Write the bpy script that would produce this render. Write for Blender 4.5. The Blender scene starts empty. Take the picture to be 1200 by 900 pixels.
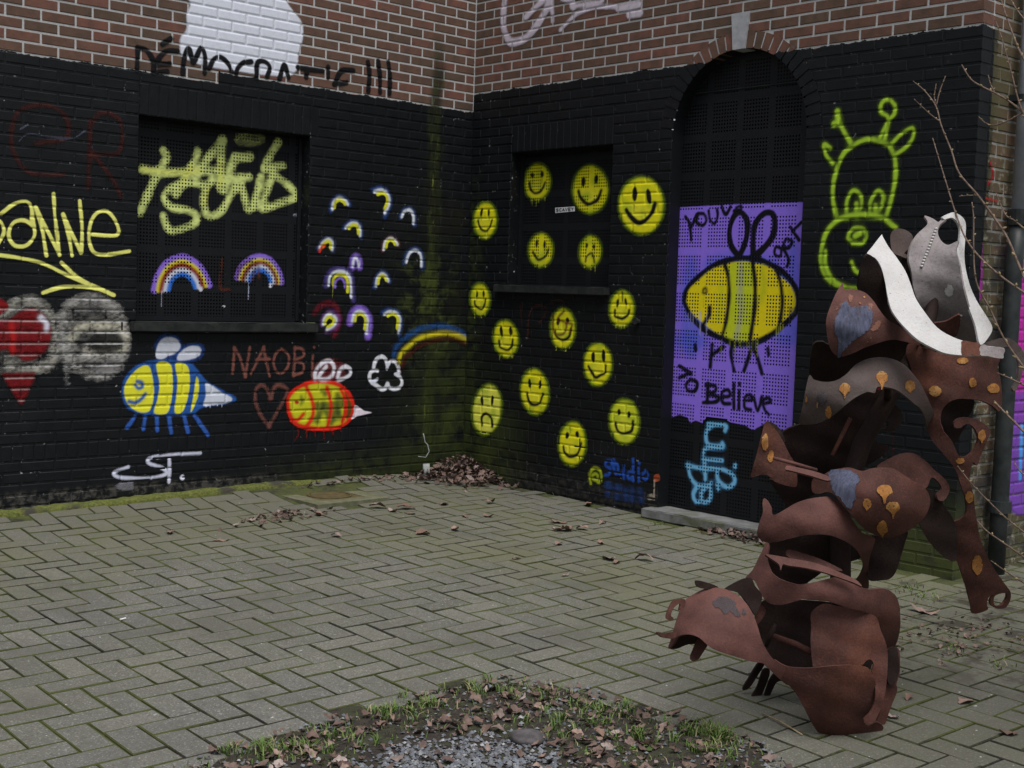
import bpy, bmesh, math, random
import numpy as np
from mathutils import Vector, Matrix
from mathutils.geometry import delaunay_2d_cdt

random.seed(7)
NR = np.random.RandomState(7)
scene = bpy.context.scene
COL = scene.collection

# ------------------------------------------------------------------ camera
F_PX, PITCH, YAW, ROLL = 1531.12, -0.06892, 0.74357, 0.03285
CAM = np.array([-6.06337, -7.0884, 1.30831])
_F = np.array([math.sin(YAW) * math.cos(PITCH), math.cos(YAW) * math.cos(PITCH), math.sin(PITCH)])
_R0 = np.array([math.cos(YAW), -math.sin(YAW), 0.0])
_U0 = np.cross(_R0, _F)
_R = _R0 * math.cos(ROLL) + _U0 * math.sin(ROLL)
_U = -_R0 * math.sin(ROLL) + _U0 * math.cos(ROLL)
cam_d = bpy.data.cameras.new('camera')
cam_d.sensor_width = 36.0
cam_d.lens = F_PX / 1200.0 * 36.0
cam_d.clip_end = 500.0
cam_d.clip_start = 0.05
cam = bpy.data.objects.new('camera', cam_d)
COL.objects.link(cam)
cam.matrix_world = Matrix(((_R[0], _U[0], -_F[0], CAM[0]), (_R[1], _U[1], -_F[1], CAM[1]), (_R[2], _U[2], -_F[2], CAM[2]), (0, 0, 0, 1)))
scene.camera = cam

# ------------------------------------------------------------------ sky, sun, exposure
SUN_EL, SUN_AZ = math.radians(66), math.radians(208)      # azimuth clockwise from +Y
world = bpy.data.worlds.new('World')
scene.world = world
world.use_nodes = True
wn = world.node_tree
wn.nodes.clear()
w_out = wn.nodes.new('ShaderNodeOutputWorld')
w_bg = wn.nodes.new('ShaderNodeBackground')
w_sky = wn.nodes.new('ShaderNodeTexSky')
w_hs = wn.nodes.new('ShaderNodeHueSaturation')
w_sky.sky_type = 'NISHITA'
w_sky.sun_disc = False
w_sky.sun_elevation = SUN_EL
w_sky.sun_rotation = SUN_AZ
w_sky.air_density = 1.0
w_sky.dust_density = 3.0
w_hs.inputs['Saturation'].default_value = 0.42
w_bg.inputs['Strength'].default_value = 0.05
wn.links.new(w_sky.outputs[0], w_hs.inputs['Color'])
wn.links.new(w_hs.outputs[0], w_bg.inputs['Color'])
wn.links.new(w_bg.outputs[0], w_out.inputs['Surface'])
sun_d = bpy.data.lights.new('sun', 'SUN')
sun_d.energy = 1.5
sun_d.angle = math.radians(38)
sun_d.color = (1.0, 0.98, 0.95)
sun = bpy.data.objects.new('sun', sun_d)
COL.objects.link(sun)
_sd = Vector((math.sin(SUN_AZ) * math.cos(SUN_EL), math.cos(SUN_AZ) * math.cos(SUN_EL), math.sin(SUN_EL)))
sun.rotation_euler = _sd.to_track_quat('Z', 'Y').to_euler()
sun.location = (-3, -6, 8)
vs = scene.view_settings
vs.view_transform = 'Standard'
vs.look = 'None'
vs.gamma = 1.0
vs.use_curve_mapping = False
vs.exposure = 1.0

# ------------------------------------------------------------------ photo <-> place
def ray(x, y):
    return _F + _R * (x - 600.0) / F_PX + _U * (450.0 - y) / F_PX
def to_px(P):
    d = np.asarray(P, float) - CAM
    z = d @ _F
    return 600 + F_PX * (d @ _R) / z, 450 - F_PX * (d @ _U) / z
def at_depth(x, y, D):
    return CAM + ray(x, y) * D
def on_plane(x, y, ax, v):
    d = ray(x, y)
    return CAM + d * (v - CAM[ax]) / d[ax]
def gz(x, y):
    t = min(max(-x / 1.0, 0.0), 1.0)
    a = 0.085 * t * t * (3 - 2 * t)
    return 0.0183 * x + 0.01448 * y + a * math.exp(min(y, 0.0) / 0.5)
def on_ground(x, y):
    P = on_plane(x, y, 2, -0.05)
    for _ in range(14):
        P = 0.5 * P + 0.5 * on_plane(x, y, 2, gz(P[0], P[1]))
    return on_plane(x, y, 2, gz(P[0], P[1]))
def Z(ox, oy, k, pts):
    return [(ox + p[0] / k, oy + p[1] / k) + tuple(p[2:]) for p in pts]

# ------------------------------------------------------------------ object helpers
def link(o, parent=None):
    COL.objects.link(o)
    if parent is not None:
        o.parent = parent
    return o
def empty(name, loc, label=None, cat=None, group=None):
    o = bpy.data.objects.new(name, None)
    o.location = loc
    COL.objects.link(o)
    tag(o, label, cat, group)
    return o
def tag(o, label=None, cat=None, group=None, kind=None):
    if label: o['label'] = label
    if cat: o['category'] = cat
    if group: o['group'] = group
    if kind: o['kind'] = kind
    return o
def child(o, parent):
    """parent keeping world placement (parents here only carry a translation)"""
    o.parent = parent
    o.matrix_parent_inverse = Matrix.Translation(-world_loc(parent))
    return o
def world_loc(o):
    v = Vector(o.location)
    if o.parent is not None and 'wl' in o.keys():
        pass
    return v
class MB:
    def __init__(self):
        self.v, self.f, self.fr, self.fm = [], [], [], []
    def add(self, verts, faces, rnd=0.0, mat=0):
        b = len(self.v)
        self.v.extend([tuple(p) for p in verts])
        for fc in faces:
            self.f.append(tuple(b + i for i in fc)); self.fr.append(rnd); self.fm.append(mat)
    def box(self, c, sx, sy, sz, rot=None, rnd=0.0, mat=0):
        pts = []
        for dz in (-1, 1):
            for dx, dy in ((-1, -1), (1, -1), (1, 1), (-1, 1)):
                p = Vector((dx * sx / 2, dy * sy / 2, dz * sz / 2))
                if rot is not None: p = rot @ p
                pts.append((c[0] + p.x, c[1] + p.y, c[2] + p.z))
        self.add(pts, [(3, 2, 1, 0), (4, 5, 6, 7), (0, 1, 5, 4), (1, 2, 6, 5), (2, 3, 7, 6), (3, 0, 4, 7)], rnd, mat)
    def tube(self, pts, radii, seg=8, cap=True, rnd=0.0, mat=0):
        pts = [Vector(p) for p in pts]
        n = len(pts)
        if not hasattr(radii, '__len__'): radii = [radii] * n
        rings = []
        prev = None
        for i, p in enumerate(pts):
            t = (pts[min(i + 1, n - 1)] - pts[max(i - 1, 0)]).normalized()
            if prev is None:
                a = t.cross(Vector((0, 0, 1)))
                if a.length < 1e-3: a = t.cross(Vector((1, 0, 0)))
                a.normalize()
            else:
                a = (prev - t * prev.dot(t)).normalized()
            prev = a
            b = t.cross(a)
            rings.append([p + (a * math.cos(2 * math.pi * k / seg) + b * math.sin(2 * math.pi * k / seg)) * radii[i] for k in range(seg)])
        vs_ = [q for r in rings for q in r]
        fs = []
        for i in range(n - 1):
            for k in range(seg):
                k2 = (k + 1) % seg
                fs.append((i * seg + k, i * seg + k2, (i + 1) * seg + k2, (i + 1) * seg + k))
        if cap:
            fs.append(tuple(reversed(range(seg))))
            fs.append(tuple((n - 1) * seg + k for k in range(seg)))
        self.add(vs_, fs, rnd, mat)
    def mesh(self, name, smooth=False):
        me = bpy.data.meshes.new(name)
        me.from_pydata(self.v, [], self.f)
        a = me.attributes.new('rnd', 'FLOAT', 'FACE')
        a.data.foreach_set('value', np.array(self.fr, dtype=np.float32))
        if any(self.fm): me.polygons.foreach_set('material_index', self.fm)
        if smooth: me.polygons.foreach_set('use_smooth', [True] * len(me.polygons))
        me.update()
        return me
    def build(self, name, mat, parent=None, smooth=False, origin=None):
        if origin is not None:
            self.v = [(p[0] - origin[0], p[1] - origin[1], p[2] - origin[2]) for p in self.v]
        me = self.mesh(name, smooth)
        for m in (mat if isinstance(mat, (list, tuple)) else [mat]): me.materials.append(m)
        o = bpy.data.objects.new(name, me)
        if origin is not None: o.location = origin
        COL.objects.link(o)
        if parent is not None: child(o, parent)
        return o

# ------------------------------------------------------------------ colour / materials
def lin(r, g, b):
    return tuple(((c / 255 + 0.055) / 1.055) ** 2.4 if c / 255 > 0.04045 else c / 255 / 12.92 for c in (r, g, b))
E_SHOWN = 0.50                       # how bright a white card reads in this light
def paint(r, g, b):                  # paint albedo from its shown colour
    c = [v / E_SHOWN for v in lin(r, g, b)]
    k = min(1.0, 0.88 / max(c))
    return tuple(v * k for v in c)
class NT:
    def __init__(self, name):
        self.m = bpy.data.materials.new(name)
        self.m.use_nodes = True
        self.t = self.m.node_tree
        self.t.nodes.clear()
        self.out = self.t.nodes.new('ShaderNodeOutputMaterial')
        self.b = self.t.nodes.new('ShaderNodeBsdfPrincipled')
        self.t.links.new(self.b.outputs[0], self.out.inputs['Surface'])
        self._pos = None
    def n(self, typ, **kw):
        nd = self.t.nodes.new(typ)
        for k, v in kw.items(): setattr(nd, k, v)
        return nd
    def set(self, inp, v):
        if isinstance(v, bpy.types.NodeSocket): self.t.links.new(v, inp)
        elif isinstance(v, (tuple, list)) and len(v) == 3 and inp.type == 'RGBA': inp.default_value = (*v, 1)
        else: inp.default_value = v
    def math(self, op, a, b=0.0, c=None, clamp=False):
        nd = self.n('ShaderNodeMath', operation=op, use_clamp=clamp)
        self.set(nd.inputs[0], a); self.set(nd.inputs[1], b)
        if c is not None: self.set(nd.inputs[2], c)
        return nd.outputs[0]
    def mix(self, f, a, b, blend='MIX'):
        nd = self.n('ShaderNodeMix', data_type='RGBA', blend_type=blend)
        self.set(nd.inputs[0], f); self.set(nd.inputs[6], a); self.set(nd.inputs[7], b)
        return nd.outputs[2]
    def pos(self):
        if self._pos is None:
            g = self.n('ShaderNodeNewGeometry')
            s = self.n('ShaderNodeSeparateXYZ')
            self.t.links.new(g.outputs['Position'], s.inputs[0])
            self._pos = (g.outputs['Position'], s.outputs[0], s.outputs[1], s.outputs[2])
        return self._pos
    def noise(self, scale, detail=3, rough=0.5, vec=None, dist=0.0):
        nd = self.n('ShaderNodeTexNoise')
        nd.inputs['Scale'].default_value = scale; nd.inputs['Detail'].default_value = detail
        nd.inputs['Roughness'].default_value = rough; nd.inputs['Distortion'].default_value = dist
        self.t.links.new(vec if vec is not None else self.pos()[0], nd.inputs['Vector'])
        return nd.outputs['Fac']
    def ss(self, v, a, b):               # smoothstep
        nd = self.n('ShaderNodeMapRange', interpolation_type='SMOOTHSTEP')
        self.set(nd.inputs[0], v); self.set(nd.inputs[1], a); self.set(nd.inputs[2], b)
        nd.inputs[3].default_value = 0; nd.inputs[4].default_value = 1
        return nd.outputs[0]
    def ramp(self, v, stops):
        nd = self.n('ShaderNodeValToRGB')
        cr = nd.color_ramp
        while len(cr.elements) < len(stops): cr.elements.new(0.5)
        for e, (p, c) in zip(cr.elements, stops):
            e.position = p; e.color = (*c, 1)
        self.set(nd.inputs[0], v)
        return nd.outputs[0]
    def rnd(self):                       # per piece random: object random + face attribute
        oi = self.n('ShaderNodeObjectInfo')
        at = self.n('ShaderNodeAttribute', attribute_name='rnd')
        return self.math('FRACT', self.math('ADD', oi.outputs['Random'], at.outputs['Fac']))
    def bump(self, h, strength=0.3, dist=0.01):
        nd = self.n('ShaderNodeBump')
        nd.inputs['Strength'].default_value = strength; nd.inputs['Distance'].default_value = dist
        self.set(nd.inputs['Height'], h)
        self.t.links.new(nd.outputs[0], self.b.inputs['Normal'])
    def fin(self, color, rough=0.8, metal=0.0, spec=None):
        self.set(self.b.inputs['Base Color'], color)
        self.set(self.b.inputs['Roughness'], rough)
        self.set(self.b.inputs['Metallic'], metal)
        if spec is not None: self.set(self.b.inputs['Specular IOR Level'], spec)
        return self.m

def wall_material(name, side, mortar):
    """brick (or mortar) with the black paint coat, moss and wear; side: 'front' (the wide window wall) or 'door'"""
    k = NT(name)
    P, X, Y, Zc = k.pos()
    n_fine = k.noise(90, 4, 0.6)
    n_mid = k.noise(14, 4, 0.6)
    n_big = k.noise(2.3, 3, 0.5)
    if mortar:
        base = k.mix(n_fine, (0.36, 0.365, 0.375), (0.56, 0.56, 0.56))
    else:
        base = k.ramp(k.rnd(), [(0.0, (0.105, 0.068, 0.048)), (0.3, (0.130, 0.075, 0.053)), (0.55, (0.155, 0.078, 0.056)), (0.8, (0.190, 0.082, 0.060)), (1.0, (0.120, 0.080, 0.055))])
        base = k.mix(k.ss(n_mid, 0.35, 0.75), base, k.mix(0.55, base, (0.055, 0.042, 0.035)))
        base = k.mix(k.math('MULTIPLY', k.ss(n_fine, 0.60, 0.78), 0.35), base, (0.26, 0.20, 0.17))
    edge = k.math('MULTIPLY', k.math('SUBTRACT', k.noise(11, 4, 0.75), 0.5), 0.06)
    zz = k.math('ADD', Zc, edge)
    if side == 'front':
        line = k.math('ADD', 2.512, k.math('MULTIPLY', k.math('GREATER_THAN', X, -2.02), 0.0625))
    else:
        line = k.math('ADD', 2.700, 0.0)
    coat = k.math('LESS_THAN', zz, line)
    if side == 'door':
        # on the short return face the coat stops a hand's breadth past the corner
        turn = k.math('MULTIPLY', k.math('LESS_THAN', Y, -3.80), k.math('GREATER_THAN', k.math('ADD', X, k.math('MULTIPLY', edge, 2.0)), 0.155))
        coat = k.math('MULTIPLY', coat, k.math('SUBTRACT', 1.0, turn))
    chip = k.math('MULTIPLY', k.ss(k.noise(38, 4, 0.65), 0.62, 0.70), k.ss(n_big, 0.42, 0.62))
    chip = k.math('MULTIPLY', chip, 0.8 if mortar else 0.25)
    coat = k.math('MULTIPLY', coat, k.math('SUBTRACT', 1.0, chip))
    black = k.mix(n_mid, (0.0035, 0.0045, 0.0060), (0.0080, 0.0092, 0.0115))
    black = k.mix(k.math('MULTIPLY', k.ss(n_big, 0.5, 0.8), 0.5), black, (0.014, 0.015, 0.017))
    col = k.mix(coat, base, black)
    # worn foot of the wall: coat rubbed thin, pale dust
    foot = k.math('MULTIPLY', k.ss(Zc, 0.145, 0.10), k.ss(k.noise(22, 4, 0.7), 0.42, 0.62))
    if side == 'front': foot = k.math('MULTIPLY', foot, k.ss(X, -1.2, -1.9))
    col = k.mix(k.math('MULTIPLY', foot, 0.50 if side == 'front' else 0.20), col, (0.13, 0.12, 0.105))
    # algae: the wet corner and the streak from the gutter
    if side == 'front':
        near = k.ss(X, -1.0, -0.1)
        low = k.ss(k.math('ADD', Zc, k.math('MULTIPLY', near, -0.75)), 0.55, -0.35)
        moss = k.math('MULTIPLY', k.math('MULTIPLY', near, low), k.ss(k.noise(5, 4, 0.65), 0.35, 0.62))
        mpv = k.n('ShaderNodeMapping'); mpv.inputs['Scale'].default_value = (1.0, 1.0, 0.22); k.t.links.new(P, mpv.inputs['Vector'])
        d = k.math('ABSOLUTE', k.math('ADD', X, k.math('ADD', 0.335, k.math('MULTIPLY', k.math('SUBTRACT', k.noise(3.0, 2), 0.5), 0.10))))
        streak = k.ss(d, 0.11, 0.01)
        wet = k.math('MULTIPLY', k.math('MULTIPLY', k.ss(d, 0.075, 0.02), k.ss(Zc, 3.15, 2.7)), 0.85)
        col = k.mix(wet, col, (0.012, 0.014, 0.008))
        green = k.math('MULTIPLY', streak, k.ss(k.noise(24, 5, 0.75, mpv.outputs[0]), 0.44, 0.68))
        col = k.mix(k.math('MULTIPLY', green, k.math('MULTIPLY', k.ss(Zc, 3.4, 2.7), 0.7)), col, (0.040, 0.055, 0.014))
        dab = k.math('MULTIPLY', k.ss(d, 0.045, 0.01), k.ss(k.noise(34, 5, 0.8, mpv.outputs[0]), 0.56, 0.66))
        col = k.mix(k.math('MULTIPLY', dab, k.ss(Zc, 2.9, 2.4)), col, (0.15, 0.17, 0.035))
        patch = k.math('MULTIPLY', k.math('MULTIPLY', k.ss(X, -0.75, -0.40), k.ss(X, -0.05, -0.2)), k.math('MULTIPLY', k.ss(Zc, 0.5, 1.1), k.ss(Zc, 1.75, 1.3)))
        patch = k.math('MULTIPLY', patch, k.ss(k.noise(7, 4, 0.7), 0.46, 0.62))
        col = k.mix(k.math('MULTIPLY', patch, 0.8), col, (0.055, 0.075, 0.016))
        col = k.mix(k.math('MULTIPLY', moss, 0.85), col, (0.040, 0.055, 0.013))
        base_line = k.math('MULTIPLY', k.ss(Zc, 0.30, 0.05), k.ss(X, -1.9, -1.0))
        col = k.mix(k.math('MULTIPLY', base_line, k.ss(n_mid, 0.3, 0.6)), col, (0.026, 0.034, 0.010))
    else:
        near = k.ss(Y, -0.85, -0.05)
        low = k.ss(Zc, 1.0, 0.1)
        moss = k.math('MULTIPLY', k.math('MULTIPLY', near, low), k.ss(k.noise(4, 4, 0.65), 0.32, 0.60))
        col = k.mix(k.math('MULTIPLY', moss, 0.8), col, (0.060, 0.078, 0.016))
        thin = k.math('MULTIPLY', k.ss(Y, -0.22, -0.02), k.ss(n_mid, 0.35, 0.7))
        col = k.mix(k.math('MULTIPLY', thin, k.ss(Zc, 2.3, 1.5)), col, (0.030, 0.042, 0.012))
        foot2 = k.math('MULTIPLY', k.ss(Zc, 0.5, 0.0), k.math('MULTIPLY', k.ss(Y, -3.0, -3.5), k.ss(k.noise(6, 3), 0.3, 0.55)))
        col = k.mix(k.math('MULTIPLY', foot2, 0.8), col, (0.07, 0.085, 0.025))
        ret = k.math('MULTIPLY', k.math('LESS_THAN', Y, -3.80), k.math('GREATER_THAN', X, 0.12))
        grime = k.math('MULTIPLY', ret, k.ss(k.noise(3.2, 4, 0.7), 0.35, 0.65))
        col = k.mix(k.math('ADD', k.math('MULTIPLY', grime, 0.55), k.math('MULTIPLY', ret, 0.35)), col, (0.085, 0.076, 0.036))
        pale = k.math('MULTIPLY', ret, k.math('MULTIPLY', k.ss(k.noise(17, 4, 0.7), 0.52, 0.66), k.ss(Zc, 2.25, 1.9)))
        col = k.mix(k.math('MULTIPLY', pale, 0.8), col, (0.34, 0.32, 0.25))
        dark = k.math('MULTIPLY', ret, k.math('MULTIPLY', k.ss(k.noise(5.5, 3), 0.42, 0.6), k.ss(Zc, 1.9, 1.5)))
        col = k.mix(k.math('MULTIPLY', dark, 0.8), col, (0.028, 0.028, 0.032))
    h = k.math('ADD', k.math('MULTIPLY', n_fine, 0.6), n_mid)
    k.bump(h, 0.35 if not mortar else 0.5, 0.006)
    rough = k.math('ADD', 0.82, k.math('MULTIPLY', coat, k.math('SUBTRACT', k.math('MULTIPLY', n_mid, 0.25), 0.46)))
    return k.fin(col, rough, spec=0.26)

M = {}
for sd in ('front', 'door'):
    M['brick_' + sd] = wall_material('brick_' + sd, sd, False)
    M['mortar_' + sd] = wall_material('mortar_' + sd, sd, True)

def mat_black_metal():
    k = NT('black_painted_steel')
    n = k.noise(7, 4, 0.6); f = k.noise(120, 2)
    c = k.mix(n, (0.0045, 0.0055, 0.0075), (0.0095, 0.0105, 0.0135))
    c = k.mix(k.math('MULTIPLY', k.ss(k.noise(45, 3, 0.7), 0.70, 0.76), 0.4), c, (0.12, 0.12, 0.12))
    k.bump(f, 0.08, 0.002)
    return k.fin(c, 0.55, spec=0.28)
M['steel'] = mat_black_metal()
def simple(name, c1, c2, scale=20, rough=0.85, bump=0.3, dist=0.004, spec=0.3):
    k = NT(name)
    n = k.noise(scale, 4, 0.6)
    k.bump(k.noise(scale * 3, 3), bump, dist)
    return k.fin(k.mix(k.ss(n, 0.3, 0.7), c1, c2), rough, spec=spec)
M['dark'] = simple('dark_backing', (0.004, 0.004, 0.005), (0.007, 0.007, 0.008), 8)
M['sill'] = simple('painted_sill', (0.010, 0.012, 0.013), (0.028, 0.031, 0.029), 12, 0.6)
M['keystone'] = simple('keystone_stone', (0.30, 0.31, 0.34), (0.42, 0.42, 0.44), 18)
def mat_step():
    k = NT('step_stone')
    n = k.noise(9, 4, 0.65)
    c = k.mix(k.ss(n, 0.3, 0.7), (0.10, 0.105, 0.10), (0.21, 0.21, 0.215))
    c = k.mix(k.math('MULTIPLY', k.ss(k.noise(5, 4, 0.7), 0.5, 0.62), 0.7), c, (0.10, 0.11, 0.055))
    c = k.mix(k.ss(k.noise(30, 4, 0.7), 0.66, 0.72), c, (0.42, 0.42, 0.40))
    k.bump(k.noise(40, 4), 0.4, 0.006)
    return k.fin(c, 0.75)
M['step'] = mat_step()
def mat_paver():
    k = NT('concrete_paver')
    P, X, Y, Zc = k.pos()
    r = k.rnd()
    c = k.ramp(r, [(0.0, (0.106, 0.105, 0.095)), (0.25, (0.140, 0.138, 0.124)), (0.5, (0.122, 0.119, 0.113)), (0.75, (0.152, 0.149, 0.130)), (1.0, (0.174, 0.168, 0.148))])
    f = k.noise(240, 3, 0.6); g = k.noise(30, 4, 0.6); b = k.noise(1.6, 4, 0.6)
    c = k.mix(k.ss(f, 0.3, 0.75), k.mix(0.35, c, (0.05, 0.048, 0.043)), k.mix(0.22, c, (0.26, 0.25, 0.22)))
    c = k.mix(k.math('MULTIPLY', k.ss(k.noise(130, 2, 0.5), 0.56, 0.70), 0.75), c, (0.34, 0.335, 0.31))
    c = k.mix(k.math('MULTIPLY', k.ss(k.noise(105, 3, 0.6), 0.52, 0.68), 0.6), c, (0.065, 0.062, 0.055))
    c = k.mix(k.math('MULTIPLY', k.ss(g, 0.5, 0.75), 0.4), c, (0.062, 0.060, 0.050))
    # algae film: along the walls and under the sculpture's side of the yard
    wall_l = k.ss(Y, -2.2, -0.3)
    wall_r = k.ss(X, -3.0, -1.2)
    film = k.math('MAXIMUM', k.math('MULTIPLY', wall_l, 0.9), k.math('MULTIPLY', wall_r, 0.75))
    film = k.math('MULTIPLY', film, k.ss(k.math('ADD', b, k.math('MULTIPLY', g, 0.4)), 0.45, 0.85))
    c = k.mix(k.math('ADD', k.math('MULTIPLY', film, 0.85), k.math('MULTIPLY', k.ss(k.noise(0.9, 3), 0.4, 0.65), 0.18)), c, (0.125, 0.126, 0.070))
    near_r = k.math('MULTIPLY', k.ss(X, -3.0, -2.2), k.ss(Y, -3.6, -4.4))
    c = k.mix(k.math('MULTIPLY', near_r, 0.5), c, (0.070, 0.068, 0.050))
    damp = k.math('MULTIPLY', k.ss(k.noise(2.0, 5, 0.7), 0.46, 0.70), 0.55)
    damp = k.math('MAXIMUM', damp, k.math('MULTIPLY', k.ss(k.math('ADD', Y, k.math('MULTIPLY', X, 0.25)), -2.4, -0.4), 0.45))
    c = k.mix(damp, c, (0.085, 0.082, 0.070))
    right = k.math('MULTIPLY', k.ss(X, -1.9, -1.0), k.math('MULTIPLY', k.ss(Y, -3.2, -3.9), k.ss(k.noise(5.5, 4, 0.7), 0.50, 0.62)))
    c = k.mix(k.math('MULTIPLY', right, 0.85), c, (0.030, 0.026, 0.020))
    speck = k.ss(k.noise(55, 2, 0.4), 0.765, 0.79)
    c = k.mix(speck, c, (0.5, 0.5, 0.48))
    k.bump(k.math('ADD', f, g), 0.35, 0.004)
    return k.fin(c, 0.86, spec=0.3)
M['paver'] = mat_paver()
def mat_ground():
    k = NT('joint_soil')
    P, X, Y, Zc = k.pos()
    n = k.noise(35, 4, 0.7); b = k.noise(3, 3)
    c = k.mix(n, (0.010, 0.009, 0.007), (0.026, 0.022, 0.016))
    c = k.mix(k.ss(k.math('ADD', k.math('MULTIPLY', n, 0.6), b), 0.60, 0.90), c, (0.055, 0.064, 0.013))
    k.bump(n, 0.6, 0.01)
    return k.fin(c, 0.95)
M['ground'] = mat_ground()
def mat_soil():
    k = NT('dark_soil')
    n = k.noise(40, 5, 0.7); b = k.noise(9, 3)
    c = k.mix(k.ss(n, 0.3, 0.7), (0.014, 0.011, 0.008), (0.050, 0.038, 0.029))
    c = k.mix(k.math('MULTIPLY', k.ss(k.math('ADD', k.math('MULTIPLY', b, 0.6), k.math('MULTIPLY', n, 0.4)), 0.48, 0.60), 0.55), c, (0.040, 0.052, 0.015))
    k.bump(n, 0.9, 0.02)
    return k.fin(c, 0.95)
M['soil'] = mat_soil()
def mat_moss():
    k = NT('moss')
    n = k.noise(60, 5, 0.7); b = k.noise(6, 3)
    c = k.mix(k.ss(n, 0.25, 0.75), (0.045, 0.058, 0.010), (0.175, 0.190, 0.035))
    c = k.mix(k.ss(b, 0.55, 0.68), c, (0.045, 0.042, 0.030))
    k.bump(n, 0.9, 0.02)
    return k.fin(c, 0.95)
M['moss'] = mat_moss()
def mat_rust(name, dark, mid, hot, hot_amt=0.25, scale=9.0, speck=None, streak=0.0, fade=0.0):
    k = NT(name)
    tc = k.n('ShaderNodeTexCoord')
    v = tc.outputs['Object']
    if streak:
        mp = k.n('ShaderNodeMapping'); mp.inputs['Scale'].default_value = (streak, streak, 0.6); mp.inputs['Rotation'].default_value = (0.0, 0.25, 0.0)
        k.t.links.new(v, mp.inputs['Vector']); v = mp.outputs[0]
    n = k.noise(scale, 5, 0.65, v); f = k.noise(scale * 16, 3, 0.6, v); b = k.noise(scale * 0.33, 3, 0.5, v)
    c = k.mix(k.ss(n, 0.15, 0.80), dark, mid)
    c = k.mix(k.math('MULTIPLY', k.ss(b, 0.52, 0.75), hot_amt), c, hot)
    c = k.mix(k.math('MULTIPLY', k.ss(f, 0.35, 0.7), 0.45), c, k.mix(0.5, c, dark))
    if speck: c = k.mix(k.ss(k.noise(130, 3, 0.6, v), 0.56 if 'orange' in name else 0.66, 0.66 if 'orange' in name else 0.72), c, speck)
    c = k.mix(k.math('MULTIPLY', k.ss(k.noise(scale * 13, 4, 0.7, v), 0.48, 0.66), 0.55), c, k.mix(0.5, c, hot))
    c = k.mix(k.math('MULTIPLY', k.ss(k.noise(scale * 8, 4, 0.75, v), 0.50, 0.66), 0.50), c, k.mix(0.3, dark, c))
    c = k.mix(k.math('MULTIPLY', k.ss(k.noise(scale * 42, 2, 0.5, v), 0.52, 0.68), 0.40), c, k.mix(0.6, c, mid))
    if not streak:
        m2 = k.n('ShaderNodeMapping'); m2.inputs['Scale'].default_value = (1.0, 1.0, 0.12); k.t.links.new(v, m2.inputs['Vector'])
        c = k.mix(k.math('MULTIPLY', k.ss(k.noise(scale * 5, 4, 0.7, m2.outputs[0]), 0.50, 0.70), 0.25), c, k.mix(0.5, dark, c))
    k.bump(k.math('ADD', f, n), 0.45, 0.003)
    k.fin(c, 0.78, spec=0.25)
    if fade:
        at = k.n('ShaderNodeAttribute', attribute_name='fade')
        tr = k.n('ShaderNodeBsdfTransparent'); mx = k.n('ShaderNodeMixShader')
        nz = k.math('MULTIPLY', k.math('SUBTRACT', k.noise(150, 4, 0.7, tc.outputs['Object']), 0.5), 1.1)
        a_ = k.math('MULTIPLY', k.ss(k.math('ADD', at.outputs['Fac'], nz), 0.22, 0.62), fade)
        k.t.links.new(a_, mx.inputs[0]); k.t.links.new(tr.outputs[0], mx.inputs[1]); k.t.links.new(k.b.outputs[0], mx.inputs[2])
        k.t.links.new(mx.outputs[0], k.out.inputs['Surface'])
    return k.m
M['rust'] = mat_rust('rusty_steel', (0.032, 0.014, 0.012), (0.092, 0.036, 0.029), (0.19, 0.060, 0.022), 0.34)
M['rust_red'] = mat_rust('red_rusty_steel', (0.058, 0.026, 0.023), (0.140, 0.060, 0.051), (0.19, 0.068, 0.040), 0.38)
M['rust_grey'] = mat_rust('grey_brown_steel', (0.045, 0.032, 0.029), (0.105, 0.084, 0.078), (0.075, 0.036, 0.027), 0.75)
M['rust_shade'] = mat_rust('shaded_rusty_steel', (0.008, 0.0045, 0.004), (0.022, 0.011, 0.0085), (0.05, 0.022, 0.015), 0.25)  # near-black rust: shade inside and under the sculpture put into the colour
M['zinc'] = mat_rust('pale_weathered_steel', (0.47, 0.46, 0.455), (0.62, 0.61, 0.605), (0.40, 0.35, 0.32), 0.35, 7.0, (0.16, 0.085, 0.06))
M['zinc_dim'] = mat_rust('grey_shaded_steel', (0.17, 0.145, 0.145), (0.36, 0.325, 0.33), (0.12, 0.085, 0.080), 0.6, 5.0, (0.12, 0.07, 0.055))  # horn's shade put into the grey; also the blade's weathered end
M['orange'] = mat_rust('orange_paint_drips', (0.20, 0.075, 0.018), (0.46, 0.20, 0.050), (0.60, 0.38, 0.15), 0.6, 48.0, (0.10, 0.045, 0.025), fade=0.97)
M['blue_steel'] = mat_rust('scraped_blue_steel', (0.030, 0.034, 0.055), (0.135, 0.150, 0.235), (0.085, 0.055, 0.050), 0.45, 26.0, None, 4.0, fade=0.95)
M['slate_steel'] = mat_rust('slate_scorch', (0.045, 0.038, 0.042), (0.075, 0.066, 0.074), (0.12, 0.055, 0.045), 0.4, 16.0, fade=0.8)
M['scar'] = mat_rust('pink_scrape', (0.22, 0.095, 0.07), (0.30, 0.14, 0.10), (0.30, 0.16, 0.08), 0.3, 25.0, fade=0.75)
M['cast_iron'] = simple('cast_iron_pipe', (0.012, 0.015, 0.016), (0.035, 0.040, 0.040), 9, 0.5)
M['pipe_grey'] = simple('grey_downpipe', (0.26, 0.28, 0.33), (0.38, 0.40, 0.46), 6, 0.45)
M['twig'] = simple('twig_bark', (0.085, 0.055, 0.042), (0.20, 0.14, 0.11), 60, 0.8)
M['bud'] = simple('twig_bud', (0.22, 0.15, 0.09), (0.33, 0.26, 0.14), 60, 0.7)
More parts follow.
